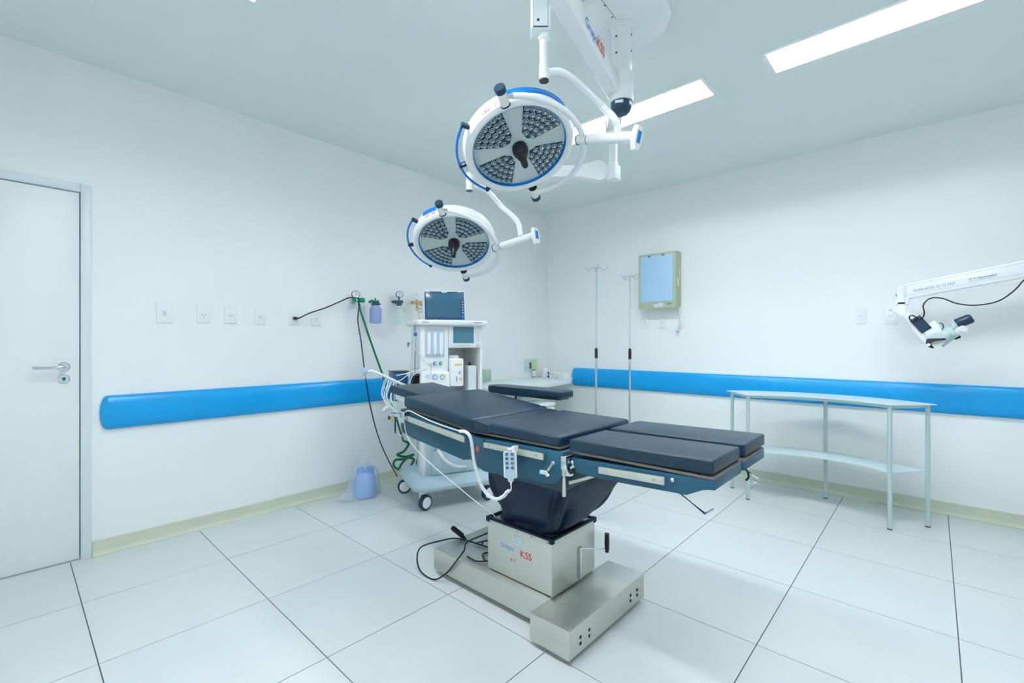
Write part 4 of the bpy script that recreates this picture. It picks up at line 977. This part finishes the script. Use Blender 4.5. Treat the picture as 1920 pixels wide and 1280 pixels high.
# ================================================================ gas terminals on the left wall
def gauge(t, c, r=0.031, m=None, tiltz=0.0):
    ax = Vector((0.93, -0.36, 0)).normalized()
    g_ = t.add('pressure_gauge', lathe(nb(), [(0, -0.02), (r, -0.02), (r, 0.006), (r*0.9, 0.008), (r*0.88, 0.004), (0, 0.004)], c, ax, 28), m or M['gunmetal'])
    t.add('dial_face', cyl(nb(), c+ax*0.004, c+ax*0.0055, r*0.87, seg=28), M['dial'], g_)
    a, b = frame_of(ax); bm = nb(); slab(bm, c+ax*0.0056-a*0.0012-b*0.006, a*0.0024, ax*0.0008, b*r*0.75+b*0.006); t.add('needle', bm, M['cap'], g_)
def plate(t, y, z):
    p = t.add('wall_plate', box(nb(), (XL, y-0.038, z-0.055), (XL+0.012, y+0.038, z+0.058), 0.003), M['white'])
    t.add('outlet_collar', lathe(nb(), [(0.022, 0.012), (0.022, 0.03), (0.012, 0.034), (0.012, 0.05), (0, 0.05)], (XL, y+0.006, z), (1, 0, 0), 20), M['chrome'], p)
xg = XL+0.09
# oxygen with green body
y, z = 1.954, 1.60
gt = T('gas_regulator', 'leftmost wall gas outlet: green regulator with black cord and green hose', 'gas regulator', (XL, y, z-0.06), group='gas outlets on the left wall')
plate(gt, y, z); c = AX(667, 552, xg); gauge(gt, c, 0.033)
b0, b1 = AX(655, 562, xg-0.02), AX(682, 562, xg)
m_ = AX(669, 562, xg)
bm = nb(); cyl(bm, (XL+0.045, m_.y-0.03, m_.z), m_, 0.013); cyl(bm, m_, c-Vector((0, 0, 0.03)), 0.007); cyl(bm, m_+Vector((0, -0.03, 0)), m_+Vector((0, 0.012, 0)), 0.016, seg=14); gt.add('valve_body', bm, M['chrome'])
bm = nb(); lathe(bm, [(0.014, 0), (0.02, 0.004), (0.021, 0.045), (0.018, 0.055), (0, 0.056)], m_+Vector((0, 0.010, 0)), (0.15, 1, 0), 18); gt.add('green_valve_knob', bm, M['gbody'])
bm = nb(); cyl(bm, m_+Vector((0, -0.012, 0)), m_+Vector((0, -0.034, 0)), 0.018, seg=14); ball(bm, m_+Vector((0.005, 0.02, -0.045)), 0.012); cyl(bm, m_+Vector((0, 0.01, -0.01)), m_+Vector((0.005, 0.02, -0.045)), 0.008); gt.add('green_fitting', bm, M['gbody'])
gm = m_
# flow bottle lilac
y, z = 2.176, 1.60
gt = T('gas_regulator', 'wall gas outlet with a lilac plastic humidifier bottle', 'gas regulator', (XL, y, z-0.06), group='gas outlets on the left wall')
plate(gt, y, z); q = AX(704, 565, xg+0.02)
bm = nb(); cyl(bm, (XL+0.045, q.y-0.02, q.z), q, 0.012); cyl(bm, q+Vector((0, -0.04, 0.0)), q+Vector((0, 0.03, 0.0)), 0.013); cyl(bm, q, q+Vector((0, 0, 0.03)), 0.006); gt.add('green_fitting', bm, M['gbody'])
bm = nb(); lathe(bm, [(0, 0.0), (0.03, 0.0), (0.033, -0.012), (0.033, -0.035), (0, -0.035)], q, (0, 0, 1), 24); cyl(bm, q+Vector((0, 0.02, -0.02)), q+Vector((0, 0.05, -0.02)), 0.006); gt.add('bottle_cap', bm, M['cap'])
bm = nb(); lathe(bm, [(0.033, -0.035), (0.036, -0.045), (0.048, -0.06), (0.050, -0.075), (0.050, -0.175), (0.044, -0.188), (0, -0.19)], q, (0, 0, 1), 28); gt.add('bottle', bm, M['lilac'])
# suction with glass jar
y, z = 2.395, 1.62
gt = T('gas_regulator', 'wall vacuum outlet with a clear glass suction jar', 'gas regulator', (XL, y, z-0.06), group='gas outlets on the left wall')
plate(gt, y, z); q = AX(748, 566, xg); gauge(gt, AX(749, 552, xg), 0.031)
bm = nb(); cyl(bm, (XL+0.045, q.y-0.04, q.z), q+Vector((0, -0.03, 0)), 0.012); cyl(bm, q+Vector((0, -0.05, -0.002)), q+Vector((0, 0.035, 0.004)), 0.016); cyl(bm, q, q+Vector((0, 0, 0.05)), 0.007); lathe(bm, [(0, 0), (0.022, 0), (0.024, -0.03), (0.018, -0.035), (0, -0.035)], q+Vector((0, 0.005, -0.01)), (0, 0, 1), 16); gt.add('valve_body', bm, M['gunmetal'])
bm = nb(); qq = q+Vector((0, 0, -0.045))
lathe(bm, [(0.033, 0), (0.034, -0.012), (0.046, -0.03), (0.050, -0.045), (0.050, -0.145), (0.044, -0.155), (0, -0.156), (0, -0.150), (0.041, -0.149), (0.046, -0.143), (0.046, -0.046), (0.043, -0.033), (0.031, -0.014), (0.030, 0)], qq, (-0.0, -0.10, 1), 28, caps=False); gt.add('glass_jar', bm, M['glass'])
bm = nb(); lathe(bm, [(0, 0.01), (0.034, 0.01), (0.036, 0.004), (0.036, -0.006), (0, -0.006)], qq, (0, -0.1, 1), 24); gt.add('jar_lid', bm, M['lgrey'])
bm = nb(); tube(bm, [qq+Vector((0, 0.0, 0.005)), qq+Vector((0, 0.03, 0.002)), qq+Vector((0, 0.05, -0.02)), qq+Vector((0, 0.054, -0.045))], 0.003, 8); gt.add('jar_clip', bm, M['gunmetal'])
# air, brass
y, z = 2.66, 1.63
gt = T('gas_regulator', 'rightmost wall gas outlet, brass-yellow regulator beside the monitor', 'gas regulator', (XL, y, z-0.06), group='gas outlets on the left wall')
plate(gt, y, z); q = AX(781, 567, xg); gauge(gt, AX(780, 555, xg), 0.031, M['lgrey'])
bm = nb(); cyl(bm, (XL+0.045, q.y-0.03, q.z), q, 0.012); cyl(bm, q+Vector((0, -0.05, 0)), q+Vector((0, 0.05, 0)), 0.016); cyl(bm, q, q+Vector((0, 0, 0.05)), 0.006); cyl(bm, q, q+Vector((0, 0.005, -0.06)), 0.009); gt.add('valve_body', bm, M['brass'])
bm = nb(); cyl(bm, q+Vector((0, 0.005, -0.055)), q+Vector((0, 0.008, -0.075)), 0.014); tube(bm, [q+Vector((0, 0.008, -0.075)), q+Vector((0, 0.03, -0.12)), q+Vector((0.02, 0.05, -0.22)), q+Vector((0.10, 0.12, -0.38)), q+Vector((0.15, 0.12, -0.6))], 0.006, 8); gt.add('yellow_hose', bm, M['yellow'])
bm = nb()
for dz in (-0.055, -0.085): tube(bm, [q+Vector((0, 0.02, dz)), q+Vector((0.0, 0.09, dz)), q+Vector((0.0, 0.14, dz-0.01))], 0.005, 8)
gt.add('side_pipe', bm, M['pgrey'])

# cords
bm = nb(); tube(bm, [(XL+0.03, 1.479, 1.442), (XL+0.05, 1.50, 1.441), AX(580, 587, XL+0.06), AX(610, 577, XL+0.06), AX(638, 565, XL+0.07), AX(655, 558, XL+0.09), gm+Vector((0.015, 0.0, 0.01)), gm+Vector((0.02, 0.012, -0.03)), AX(671, 600, XL+0.10), AX(677, 640, XL+0.10), AX(684, 697, XL+0.10), AX(694, 760, XL+0.10), AX(710, 820, XL+0.12), AX(728, 862, XL+0.16), AX(745, 893, XL+0.24)], 0.0048, 8)
t = T('black_cord', 'black cord running from wall socket over the regulator down to the trolley', 'cord', (XL+0.24, 2.2, 0.13)); t.add('cord', bm, M['black'])
bm = nb(); lathe(bm, [(0.008, 0), (0.012, 0.006), (0.011, 0.03), (0, 0.032)], (XL+0.01, 1.479, 1.44), (1, 0.2, 0), 14); tube(bm, [(XL+0.035, 1.47, 1.44), (XL+0.04, 1.50, 1.44)], 0.009, 10, smooth=False); t.add('plug', bm, M['black'])
bm = nb(); s_ = gm+Vector((0.005, 0.02, -0.055))
tube(bm, [s_, s_+Vector((0, 0.012, -0.04)), AX(676, 583, XL+0.10), AX(690, 625, XL+0.11), AX(705, 668, XL+0.12), AX(718, 704, XL+0.13), AX(735, 755, XL+0.17), AX(748, 800, XL+0.22), AX(757, 828, XL+0.25)], 0.0085, 10)
tube(bm, [AX(757, 826, XL+0.25), AX(766, 832, XL+0.24), AX(757, 846, XL+0.22), AX(745, 852, XL+0.2), AX(760, 856, XL+0.2), AX(775, 852, XL+0.22), AX(760, 860, XL+0.24), AX(742, 862, XL+0.24), AX(738, 872, XL+0.26), AX(747, 879, XL+0.28), AX(754, 868, XL+0.28), AX(765, 858, XL+0.26), AX(776, 862, XL+0.24), AX(768, 878, XL+0.24), AX(780, 880, XL+0.26), AX(782, 862, XL+0.3)], 0.0105, 10)
single('green_hose', bm, M['hose'], 'green oxygen hose hanging from left regulator and coiled behind trolley', 'hose')

# blue jug in a clear bag on floor
jc = Vector((-3.43, 1.965, 0))
t = T('bagged_jug', 'blue plastic jug in a knotted clear bag on the floor by left wall', 'jug', jc)
bm = nb(); lathe(bm, [(0, 0.004), (0.085, 0.004), (0.092, 0.02), (0.092, 0.12), (0.075, 0.175), (0.045, 0.20), (0, 0.20)], jc, (0, 0, 1), 28); t.add('jug', bm, M['jug'])
for k, (dx, dy) in enumerate(((-0.02, -0.03), (0.02, 0.035))): t.add('jug_cap', lathe(nb(), [(0.028, 0.19), (0.032, 0.2), (0.032, 0.232), (0.02, 0.24), (0, 0.24)], jc+Vector((dx, dy, 0)), (0, 0, 1), 18), M['jcap'])
bm = nb(); R = []
for z, r, am_ in ((0.003, 0.105, 0.01), (0.02, 0.118, 0.012), (0.10, 0.114, 0.010), (0.18, 0.108, 0.010), (0.235, 0.085, 0.010), (0.268, 0.034, 0.008), (0.30, 0.036, 0.012), (0.325, 0.03, 0.014), (0.335, 0.008, 0.004)):
    ring = []
    for k in range(48):
        th = 2*PI*k/48; rr = r+am_*(math.sin(7*th+z*20)+0.7*math.sin(13*th-z*31))*0.6
        tail = max(0, math.cos(th-math.radians(-95)))**6*(0.10 if z < 0.03 else 0.05*max(0, 1-z/0.15))
        ring.append(bm.verts.new(jc+Vector(((rr+tail)*math.cos(th), (rr+tail)*math.sin(th), z))))
    R.append(ring)
for A_, B_ in zip(R, R[1:]):
    for i in range(48): j = (i+1) % 48; bm.faces.new((A_[i], A_[j], B_[j], B_[i]))
bm.faces.new(R[0]); bm.faces.new(R[-1]); t.add('bag', bm, M['clear'])

# ================================================================ counter in the corner and things on it
ZK = 0.83
ck = T('wall_counter', 'pale wall-hung counter in the corner behind the anesthesia machine', 'counter', (XL, 3.8, ZK-0.04))
ck.add('worktop', prism(nb(), [(XL, 2.98), (-2.80, 2.98), (-2.99, 4.24), (-3.21, 4.60), (XL, 4.60)], ZK-0.035, ZK, 'z', 0.003), M['counter'])
ck.add('splashback', box(nb(), (XL, 2.98, ZK), (XL+0.015, 3.62, ZK+0.13), 0.002), M['marble'])
for y in (3.25, 4.1):
    ck.add('bracket', prism(nb(), [(XL, ZK-0.035), (XL+0.42, ZK-0.035), (XL+0.42, ZK-0.055), (XL, ZK-0.25)], y-0.012, y+0.012, 'y', 0.002), M['tan'])
bn = D(1008, 770, 4.75); bn.z = 0
t = T('pedal_bin', 'white bin under the corner counter, mostly hidden by operating table', 'bin', bn)
bm = nb(); box(bm, bn+Vector((-0.15, -0.13, 0.0)), bn+Vector((0.13, 0.13, 0.60)), 0.02, 3); t.add('body', bm, M['ivory'])
bm = nb(); box(bm, bn+Vector((-0.155, -0.135, 0.60)), bn+Vector((0.135, 0.135, 0.64)), 0.015, 3); t.add('lid', bm, M['white'])
c = D(1029, 766, 4.68); bm = nb(); box(bm, bn+Vector((0.128, 0.0, 0.42)), bn+Vector((0.145, 0.04, 0.56)), 0.005); t.add('black_latch', bm, M['black'])
c = AZ(1001, 707, ZK); 
t = T('medicine_bottle', 'slim white bottle with dark bands on the corner counter', 'bottle', c)
t.add('body', lathe(nb(), [(0, 0), (0.019, 0), (0.021, 0.004), (0.021, 0.08), (0.018, 0.085), (0, 0.085)], c, (0, 0, 1), 20), M['white'])
bm = nb(); lathe(bm, [(0.0215, 0.002), (0.0218, 0.006), (0.0215, 0.008)], c, (0, 0, 1), 20, caps=False); lathe(bm, [(0.019, 0.085), (0.019, 0.092), (0, 0.092)], c, (0, 0, 1), 20); t.add('dark_band', bm, M['cap'])
c = AZ(1011, 706.5, ZK)
single('glass_vial', lathe(nb(), [(0, 0.0), (0.02, 0.0), (0.022, 0.004), (0.022, 0.05), (0.015, 0.06), (0.015, 0.07), (0, 0.07)], c, (0, 0, 1), 20), M['clear'], 'small clear vial between slim bottle and white jar on counter', 'vial')
c = AZ(1021, 706.5, ZK)
t = T('white_jar', 'wide plain white jar beside the carton on the corner counter', 'jar', c)
t.add('body', lathe(nb(), [(0, 0), (0.04, 0), (0.042, 0.006), (0.042, 0.085), (0.036, 0.092), (0, 0.092)], c, (0, 0, 1), 28), M['white'])
t.add('lid', lathe(nb(), [(0.038, 0.092), (0.038, 0.108), (0.03, 0.112), (0, 0.112)], c, (0, 0, 1), 24), M['white'])
a = AZ(1027, 708, ZK); b = AZ(1058, 711, ZK); a.z = b.z = ZK; dd = (b-a); dn = dd.normalized(); pn = Vector((-dn.y, dn.x, 0))
t = T('glove_carton', 'white printed carton with a navy end on the corner counter', 'carton', (a+b)/2)
t.add('carton', slab(nb(), a, dd, pn*0.09, Vector((0, 0, 0.072)), 0.002, 1), M['white'])
t.add('navy_end', slab(nb(), a-pn*0.001+Vector((0, 0, 0.001)), dn*0.030, pn*0.0008, Vector((0, 0, 0.070))), M['navy'])
bm = nb(); slab(bm, a+dn*0.009-pn*0.0022+Vector((0, 0, 0.025)), dn*0.012, pn*0.001, Vector((0, 0, 0.025))); t.add('white_emblem', bm, M['white'])
bm = nb()
for s0, s1, z_ in ((0.045, 0.13, 0.044), (0.16, 0.19, 0.035), (0.14, 0.19, 0.010), (0.10, 0.115, 0.026)): slab(bm, a+dn*s0-pn*0.0012+Vector((0, 0, z_)), dn*(s1-s0), pn*0.001, Vector((0, 0, 0.006)))
t.add('print_lines', bm, M['ink'])
p = AX(994, 684, XL)
t = T('switch_box', 'clear switch box with pale green label on wall over the counter', 'switch box', (XL, p.y, p.z-0.07))
t.add('box', box(nb(), (XL, p.y-0.11, p.z-0.065), (XL+0.035, p.y+0.02, p.z+0.07), 0.004), M['lgrey'])
t.add('green_label', box(nb(), (XL+0.034, p.y+0.0, p.z-0.045), (XL+0.037, p.y+0.10, p.z+0.07), 0.001, 1), M['limegreen'])
t.add('breaker', box(nb(), (XL+0.034, p.y-0.055, p.z-0.045), (XL+0.042, p.y-0.02, p.z+0.035), 0.002), M['board'])

# ================================================================ drip stands
def stand(u, vtop, d, vg0, vg1, label, rot):
    f = D(u, 642, d); f.z = 0
    t = T('drip_stand', label, 'drip stand', f, group='chrome drip stands by the right wall')
    zt_ = D(u, vtop, d).z; g0, g1 = D(u, vg0, d).z, D(u, vg1, d).z
    t.add('upper_tube', cyl(nb(), f+Vector((0, 0, g1)), f+Vector((0, 0, zt_)), 0.0068, seg=14), M['chrome'])
    t.add('lower_tube', cyl(nb(), f+Vector((0, 0, 0.09)), f+Vector((0, 0, g1)), 0.0115, seg=16), M['chrome'])
    t.add('grip', lathe(nb(), [(0, g1-0.004), (0.0155, g1), (0.0155, g0-0.012), (0.010, g0), (0, g0)], f, (0, 0, 1), 18), M['black'])
    for k in range(5):
        th = rot+2*PI*k/5; e = f+Vector((0.17*math.cos(th), 0.17*math.sin(th), 0.07))
        lg = t.add('base_leg', tube(nb(), [f+Vector((0, 0, 0.10)), f.lerp(e, 0.5)+Vector((0, 0, 0.06)), e], 0.009, 8), M['chrome'])
        t.add('caster', lathe(nb(), [(0, -0.01), (0.025, -0.01), (0.025, 0.01), (0, 0.01)], (e.x, e.y, 0.025), (math.cos(th+1), math.sin(th+1), 0), 16), M['black'], lg)
    for k in range(4):
        th = rot+0.5+PI/2*k; dv_ = Vector((math.cos(th), math.sin(th), 0)); tp = f+Vector((0, 0, zt_))
        t.add('hook', tube(nb(), [tp, tp+dv_*0.045+Vector((0, 0, 0.004)), tp+dv_*0.075+Vector((0, 0, -0.028)), tp+dv_*0.095+Vector((0, 0, -0.01)), tp+dv_*0.11+Vector((0, 0, 0.018))], 0.0032, 8), M['chrome'])
stand(1118, 502, 4.66, 652, 671, 'taller left drip stand with black grip in front of right wall', 0.2)
stand(1181, 518, 4.70, 653, 673, 'right drip stand, nearer the light box, with black grip', 0.6)

# ================================================================ x-ray light box
xa, xb = -2.303, -1.90; zb_, zt_ = 1.604, 2.176; yf_ = 4.50
lbx = T('light_box', 'olive-framed x-ray viewing box with pale blue panel on right wall', 'light box', ((xa+xb)/2, YF, zb_))
bm = nb(); prism(bm, [(yf_, zb_+0.0), (YF-0.02, zb_+0.02), (YF, zb_+0.03), (YF, zt_-0.02), (YF-0.02, zt_), (yf_+0.008, zt_), (yf_, zt_-0.008)], xa, xb, 'x', 0.004, 2)
cs = lbx.add('case', bm, M['olive'])
lbx.add('viewing_panel', box(nb(), (xa+0.022, yf_-0.004, zb_+0.072), (xb-0.030, yf_+0.003, zt_-0.026), 0.002), M['lbox'])
bm = nb(); 
for x in (xa+0.12, xa+0.27): box(bm, (x-0.012, yf_-0.008, zt_-0.034), (x+0.012, yf_+0.002, zt_-0.020), 0.003)
lbx.add('film_clips', bm, M['gunmetal'])
bm = nb(); box(bm, (xa+0.17, yf_-0.0012, zb_+0.018), (xa+0.215, yf_+0.002, zb_+0.045)); box(bm, (xa+0.222, yf_-0.0012, zb_+0.018), (xa+0.27, yf_+0.002, zb_+0.055)); lbx.add('paper_labels', bm, M['sticker'])
bm = nb(); box(bm, (xa+0.31, yf_-0.0012, zb_+0.036), (xa+0.36, yf_+0.002, zb_+0.044)); lbx.add('name_mark', bm, M['gunmetal'])
bm = nb(); box(bm, (xb-0.001, yf_+0.05, zb_+0.22), (xb+0.003, yf_+0.065, zb_+0.30)); box(bm, (xb-0.001, yf_+0.09, zb_+0.30), (xb+0.003, yf_+0.10, zb_+0.42)); lbx.add('side_switch', bm, M['white'])
bm = nb(); tube(bm, [(xb-0.02, YF-0.05, zb_+0.01), (xb-0.005, YF-0.04, zb_-0.06), (sx3+0.0, YF-0.03, sz3+0.03), (sx3-0.0, YF-0.03, sz3-0.03), (sx3-0.025, YF-0.03, sz3-0.07)], 0.003, 8)
lbx.add('cord', bm, M['lgrey'])
bm = nb(); lathe(bm, [(0.008, 0), (0.017, -0.008), (0.017, -0.024), (0.007, -0.032), (0, -0.032)], (sx3-0.025, YF-0.03, sz3-0.07), (0, 0, 1), 16); lbx.add('dangling_plug', bm, M['pgrey'])

# ================================================================ crescent instrument table
ccx, ccy, Ri, Ro, HA = -0.655, 3.456, 0.690, 0.985, 39.5
def arcpoly(ri, ro, ha, n=24):
    a = [math.radians(-ha+2*ha*k/n) for k in range(n+1)]
    return [(ccx+ri*math.sin(t), ccy+ri*math.cos(t)) for t in a]+[(ccx+ro*math.sin(t), ccy+ro*math.cos(t)) for t in a[::-1]]
it = T('instrument_table', 'pale green crescent-shaped two-tier table by the right wall', 'table', (ccx, 4.3, 0))
it.add('tabletop', prism(nb(), arcpoly(Ri-0.02, Ro+0.03, 41.5), 0.832, 0.838, 'z'), M['shelf'])
bm = nb(); 
it.add('top_rim', prism(nb(), arcpoly(Ri-0.004, Ri+0.014, 40), 0.812, 0.832, 'z'), M['tgreen'])
it.add('back_rim', prism(nb(), arcpoly(Ro-0.014, Ro+0.004, 40), 0.812, 0.832, 'z'), M['tgreen'])
for s in (-1, 1):
    th = math.radians(39.5)*s; p0 = Vector((ccx+Ri*math.sin(th), ccy+Ri*math.cos(th), 0.812)); p1 = Vector((ccx+Ro*math.sin(th), ccy+Ro*math.cos(th), 0.812)); d = p1-p0; sd = Vector((d.y, -d.x, 0)).normalized()*0.009
    it.add('end_rim', slab(nb(), p0-sd, d, sd*2, Vector((0, 0, 0.02))), M['tgreen'])
it.add('lower_shelf', prism(nb(), arcpoly(Ri+0.012, Ro-0.012, 38.8), 0.372, 0.380, 'z'), M['shelf'])
for a_, r_ in ((-39.5, Ri), (-39.5, Ro), (39.5, Ri), (39.5, Ro), (0.8, Ro+0.0)):
    th = math.radians(a_); x_, y_ = ccx+r_*math.sin(th), ccy+r_*math.cos(th)
    lg = it.add('leg', cyl(nb(), (x_, y_, 0.008), (x_, y_, 0.826), 0.0135, seg=16), M['tgreen'])
    it.add('foot_cap', cyl(nb(), (x_, y_, 0), (x_, y_, 0.010), 0.0142, seg=16), M['board'], lg)

# ================================================================ wall-mounted microscope
ym_ = 4.30
def V(u, v, y=ym_): return AY(u, v, y)
mi = T('surgical_microscope', 'white microscope on a long wall arm at the right edge', 'microscope', V(1740, 655))
a = V(1690, 562); b = V(1960, 512.5); a2 = V(1690, 537); d = b-a; d.y = 0; upv = Vector((-d.z, 0, d.x)).normalized()
hgt = 0.105
bm = nb(); slab(bm, a+Vector((0, -0.01, 0)), d*1.25, Vector((0, 0.09, 0)), upv*hgt, 0.008, 2); arm = mi.add('spring_arm', bm, M['enamel'])
bm = nb(); dn = d.normalized(); yy = ym_-0.0106
for s0, hgt_ in ((0.03, 0.024), (0.03, 0.090)): slab(bm, Vector((a.x, yy, a.z))+dn*s0+upv*hgt_, dn*0.95, Vector((0, 0.001, 0)), upv*0.0012)
slab(bm, Vector((a.x, yy, a.z))+dn*0.03+upv*0.024, dn*0.0012, Vector((0, 0.001, 0)), upv*0.066)
mi.add('panel_line', bm, M['ink'], arm)
o0 = Vector((a.x, ym_-0.0112, a.z))
def tx(u, v): return AY(u, v, ym_-0.0112)
mi.text('CUIDADO C/ O FIO', 0.03, tx(1713, 547.5), dn, upv, M['ink'], arm, label='handwritten grey warning', fit=(tx(1790, 531)-tx(1713, 547.5)).length)
mi.text('D. F. Vasconcellos', 0.03, tx(1817, 525.5), dn, upv, M['navy'], arm, label='small blue serif name, underlined', shear=0.15, fit=(tx(1869, 516)-tx(1817, 525.5)).length)
p = tx(1817, 528); bm = nb(); slab(bm, p, dn*(tx(1869, 516)-tx(1817, 525.5)).length, Vector((0, 0.001, 0)), upv*0.0018); mi.add('underline', bm, M['bprint'], arm)
# wall bracket outside the frame on the right
e = a+d*1.25; bm = nb(); cyl(bm, (e.x, ym_+0.03, e.z-0.10), (e.x, ym_+0.03, e.z+0.22), 0.05, seg=20); box(bm, (e.x-0.06, ym_+0.05, e.z-0.05), (e.x+0.06, YF, e.z+0.15), 0.01); mi.add('wall_bracket', bm, M['enamel'])
bm = nb(); p = V(1688, 545); cyl(bm, V(1690, 567), V(1690, 538), 0.030, seg=18); box(bm, V(1684, 572)+Vector((-0.02, -0.02, 0)), V(1697, 558)+Vector((0.02, 0.05, 0)), 0.006); cyl(bm, V(1690, 540), V(1690, 535), 0.02, seg=14); mi.add('end_joint', bm, M['enamel'])
bm = nb(); q = V(1681, 553.5); cyl(bm, q+Vector((0, -0.026, 0)), q+Vector((0, -0.030, 0)), 0.004, seg=8); mi.add('screw', bm, M['black'])
# elbow link
bm = nb(); pl = [(V(*p).x, V(*p).z) for p in ((1684, 561), (1698, 561), (1698, 584), (1697, 593), (1690, 591), (1673, 585), (1672, 578), (1684, 577))]
prism(bm, pl, ym_-0.02, ym_+0.04, 'y', 0.004); mi.add('elbow_link', bm, M['white'])
bm = nb(); cyl(bm, V(1696, 589), V(1714, 602), 0.028, seg=20); mi.add('swivel', bm, M['enamel'])
bm = nb(); q = V(1673, 580); cyl(bm, q+Vector((-0.018, 0, 0)), q+Vector((0.012, 0, -0.002)), 0.011, seg=14); mi.add('lock_knob', bm, M['lgrey'])
# black handgrip block and body
def beam(p, q, w, y0, y1, name, m, bev=0.006):
    p = V(*p); q = V(*q); dd_ = q-p; dd_.y = 0; nn = Vector((-dd_.z, 0, dd_.x)).normalized()
    bm = nb(); slab(bm, p-nn*w/2+Vector((0, y0, 0)), dd_, nn*w, Vector((0, y1-y0, 0)), bev, 3); return mi.add(name, bm, m)
beam((1711, 596), (1745, 640), 0.085, -0.03, 0.045, 'optics_body', M['enamel'], 0.012)
beam((1715, 596), (1738, 620), 0.066, -0.045, -0.02, 'black_cover', M['cap'], 0.005)
bm = nb(); pts = [(1733, 612), (1752, 600), (1765, 612), (1768, 622), (1758, 636), (1742, 640), (1733, 626)]
prism(bm, [(V(*p).x, V(*p).z) for p in pts], ym_-0.04, ym_+0.05, 'y', 0.010, 3); mi.add('microscope_head', bm, M['enamel'])
bm = nb(); q = V(1762, 611); 
tube(bm, [V(1761, 605, ym_-0.05), V(1767, 607, ym_-0.05), V(1769, 613, ym_-0.05), V(1766, 618, ym_-0.05)], 0.0035, 8); mi.add('cable_loop', bm, M['gunmetal'])
bm = nb(); cyl(bm, V(1757, 636, ym_+0.03), V(1757, 636, ym_-0.06), 0.045, seg=28); mi.add('magnification_drum', bm, M['lgrey'])
bm = nb(); pts = [(1737, 636), (1741, 634.5), (1773, 633.5), (1773, 637), (1747, 640), (1744, 644), (1752, 652), (1748, 653), (1740, 650), (1736, 644)]
prism(bm, [(V(*p, ym_-0.07).x, V(*p, ym_-0.07).z) for p in pts], ym_-0.075, ym_-0.055, 'y', 0.003, 2); gr = mi.add('black_handle', bm, M['black'])
q = V(1741, 646, ym_-0.076); mi.add('handle_screw', cyl(nb(), q, q+Vector((0, -0.004, 0)), 0.010, seg=16), M['white'], gr)
bm = nb(); cyl(bm, V(1768, 630), V(1788, 620), 0.052, 0.045, seg=24); mi.add('binocular_tube', bm, M['tgreen'])
bm = nb(); cyl(bm, V(1786, 617), V(1794, 606), 0.028, 0.028, seg=20); cyl(bm, V(1788, 626, 4.26), V(1799, 622, 4.24), 0.022, seg=18); mi.add('eyepiece_tube', bm, M['tgreen'])
bm = nb(); lathe(bm, [(0, 0), (0.030, 0), (0.033, 0.01), (0.033, 0.07), (0.026, 0.085), (0.018, 0.08), (0, 0.078)], V(1793, 607), V(1812, 600)-V(1793, 607), 20); mi.add('eyecup', bm, M['cap'])
bm = nb(); lathe(bm, [(0, 0), (0.022, 0), (0.028, 0.02), (0.024, 0.05), (0, 0.055)], V(1796, 623, 4.25), V(1806, 617, 4.22)-V(1796, 623, 4.25), 18); mi.add('second_eyecup', bm, M['enamel'])
bm = nb(); tube(bm, [V(1783, 632), V(1798, 624), V(1802, 620), V(1794, 614)], 0.007, 8); mi.add('eyepiece_bracket', bm, M['enamel'])
bm = nb(); lathe(bm, [(0, 0), (0.010, 0.004), (0.014, 0.02), (0.008, 0.045), (0, 0.048)], V(1784, 634), V(1795, 632)-V(1784, 634), 14); ball(bm, V(1781, 638), 0.009); mi.add('focus_knob', bm, M['black'])
bm = nb(); cyl(bm, V(1762, 645), V(1784, 634), 0.03, 0.012, seg=18); mi.add('objective_housing', bm, M['lgrey'])
bm = nb(); tube(bm, [V(1726, 597, 4.25), V(1731, 594, 4.24), V(1733, 585, 4.24), V(1731, 573, 4.24), V(1738, 563, 4.24), V(1750, 558, 4.24), V(1770, 560, 4.24), V(1795, 569, 4.24), V(1830, 572, 4.24), V(1870, 565, 4.24), V(1900, 546, 4.24), V(1920, 525, 4.25), V(1945, 505, 4.27)], 0.0042, 8)
tube(bm, [V(1722, 598, 4.25), V(1714, 600, 4.24), V(1706, 598, 4.24), V(1706, 592, 4.24), V(1713, 592, 4.24), V(1721, 597, 4.25)], 0.0042, 8)
mi.add('power_cord', bm, M['black'])
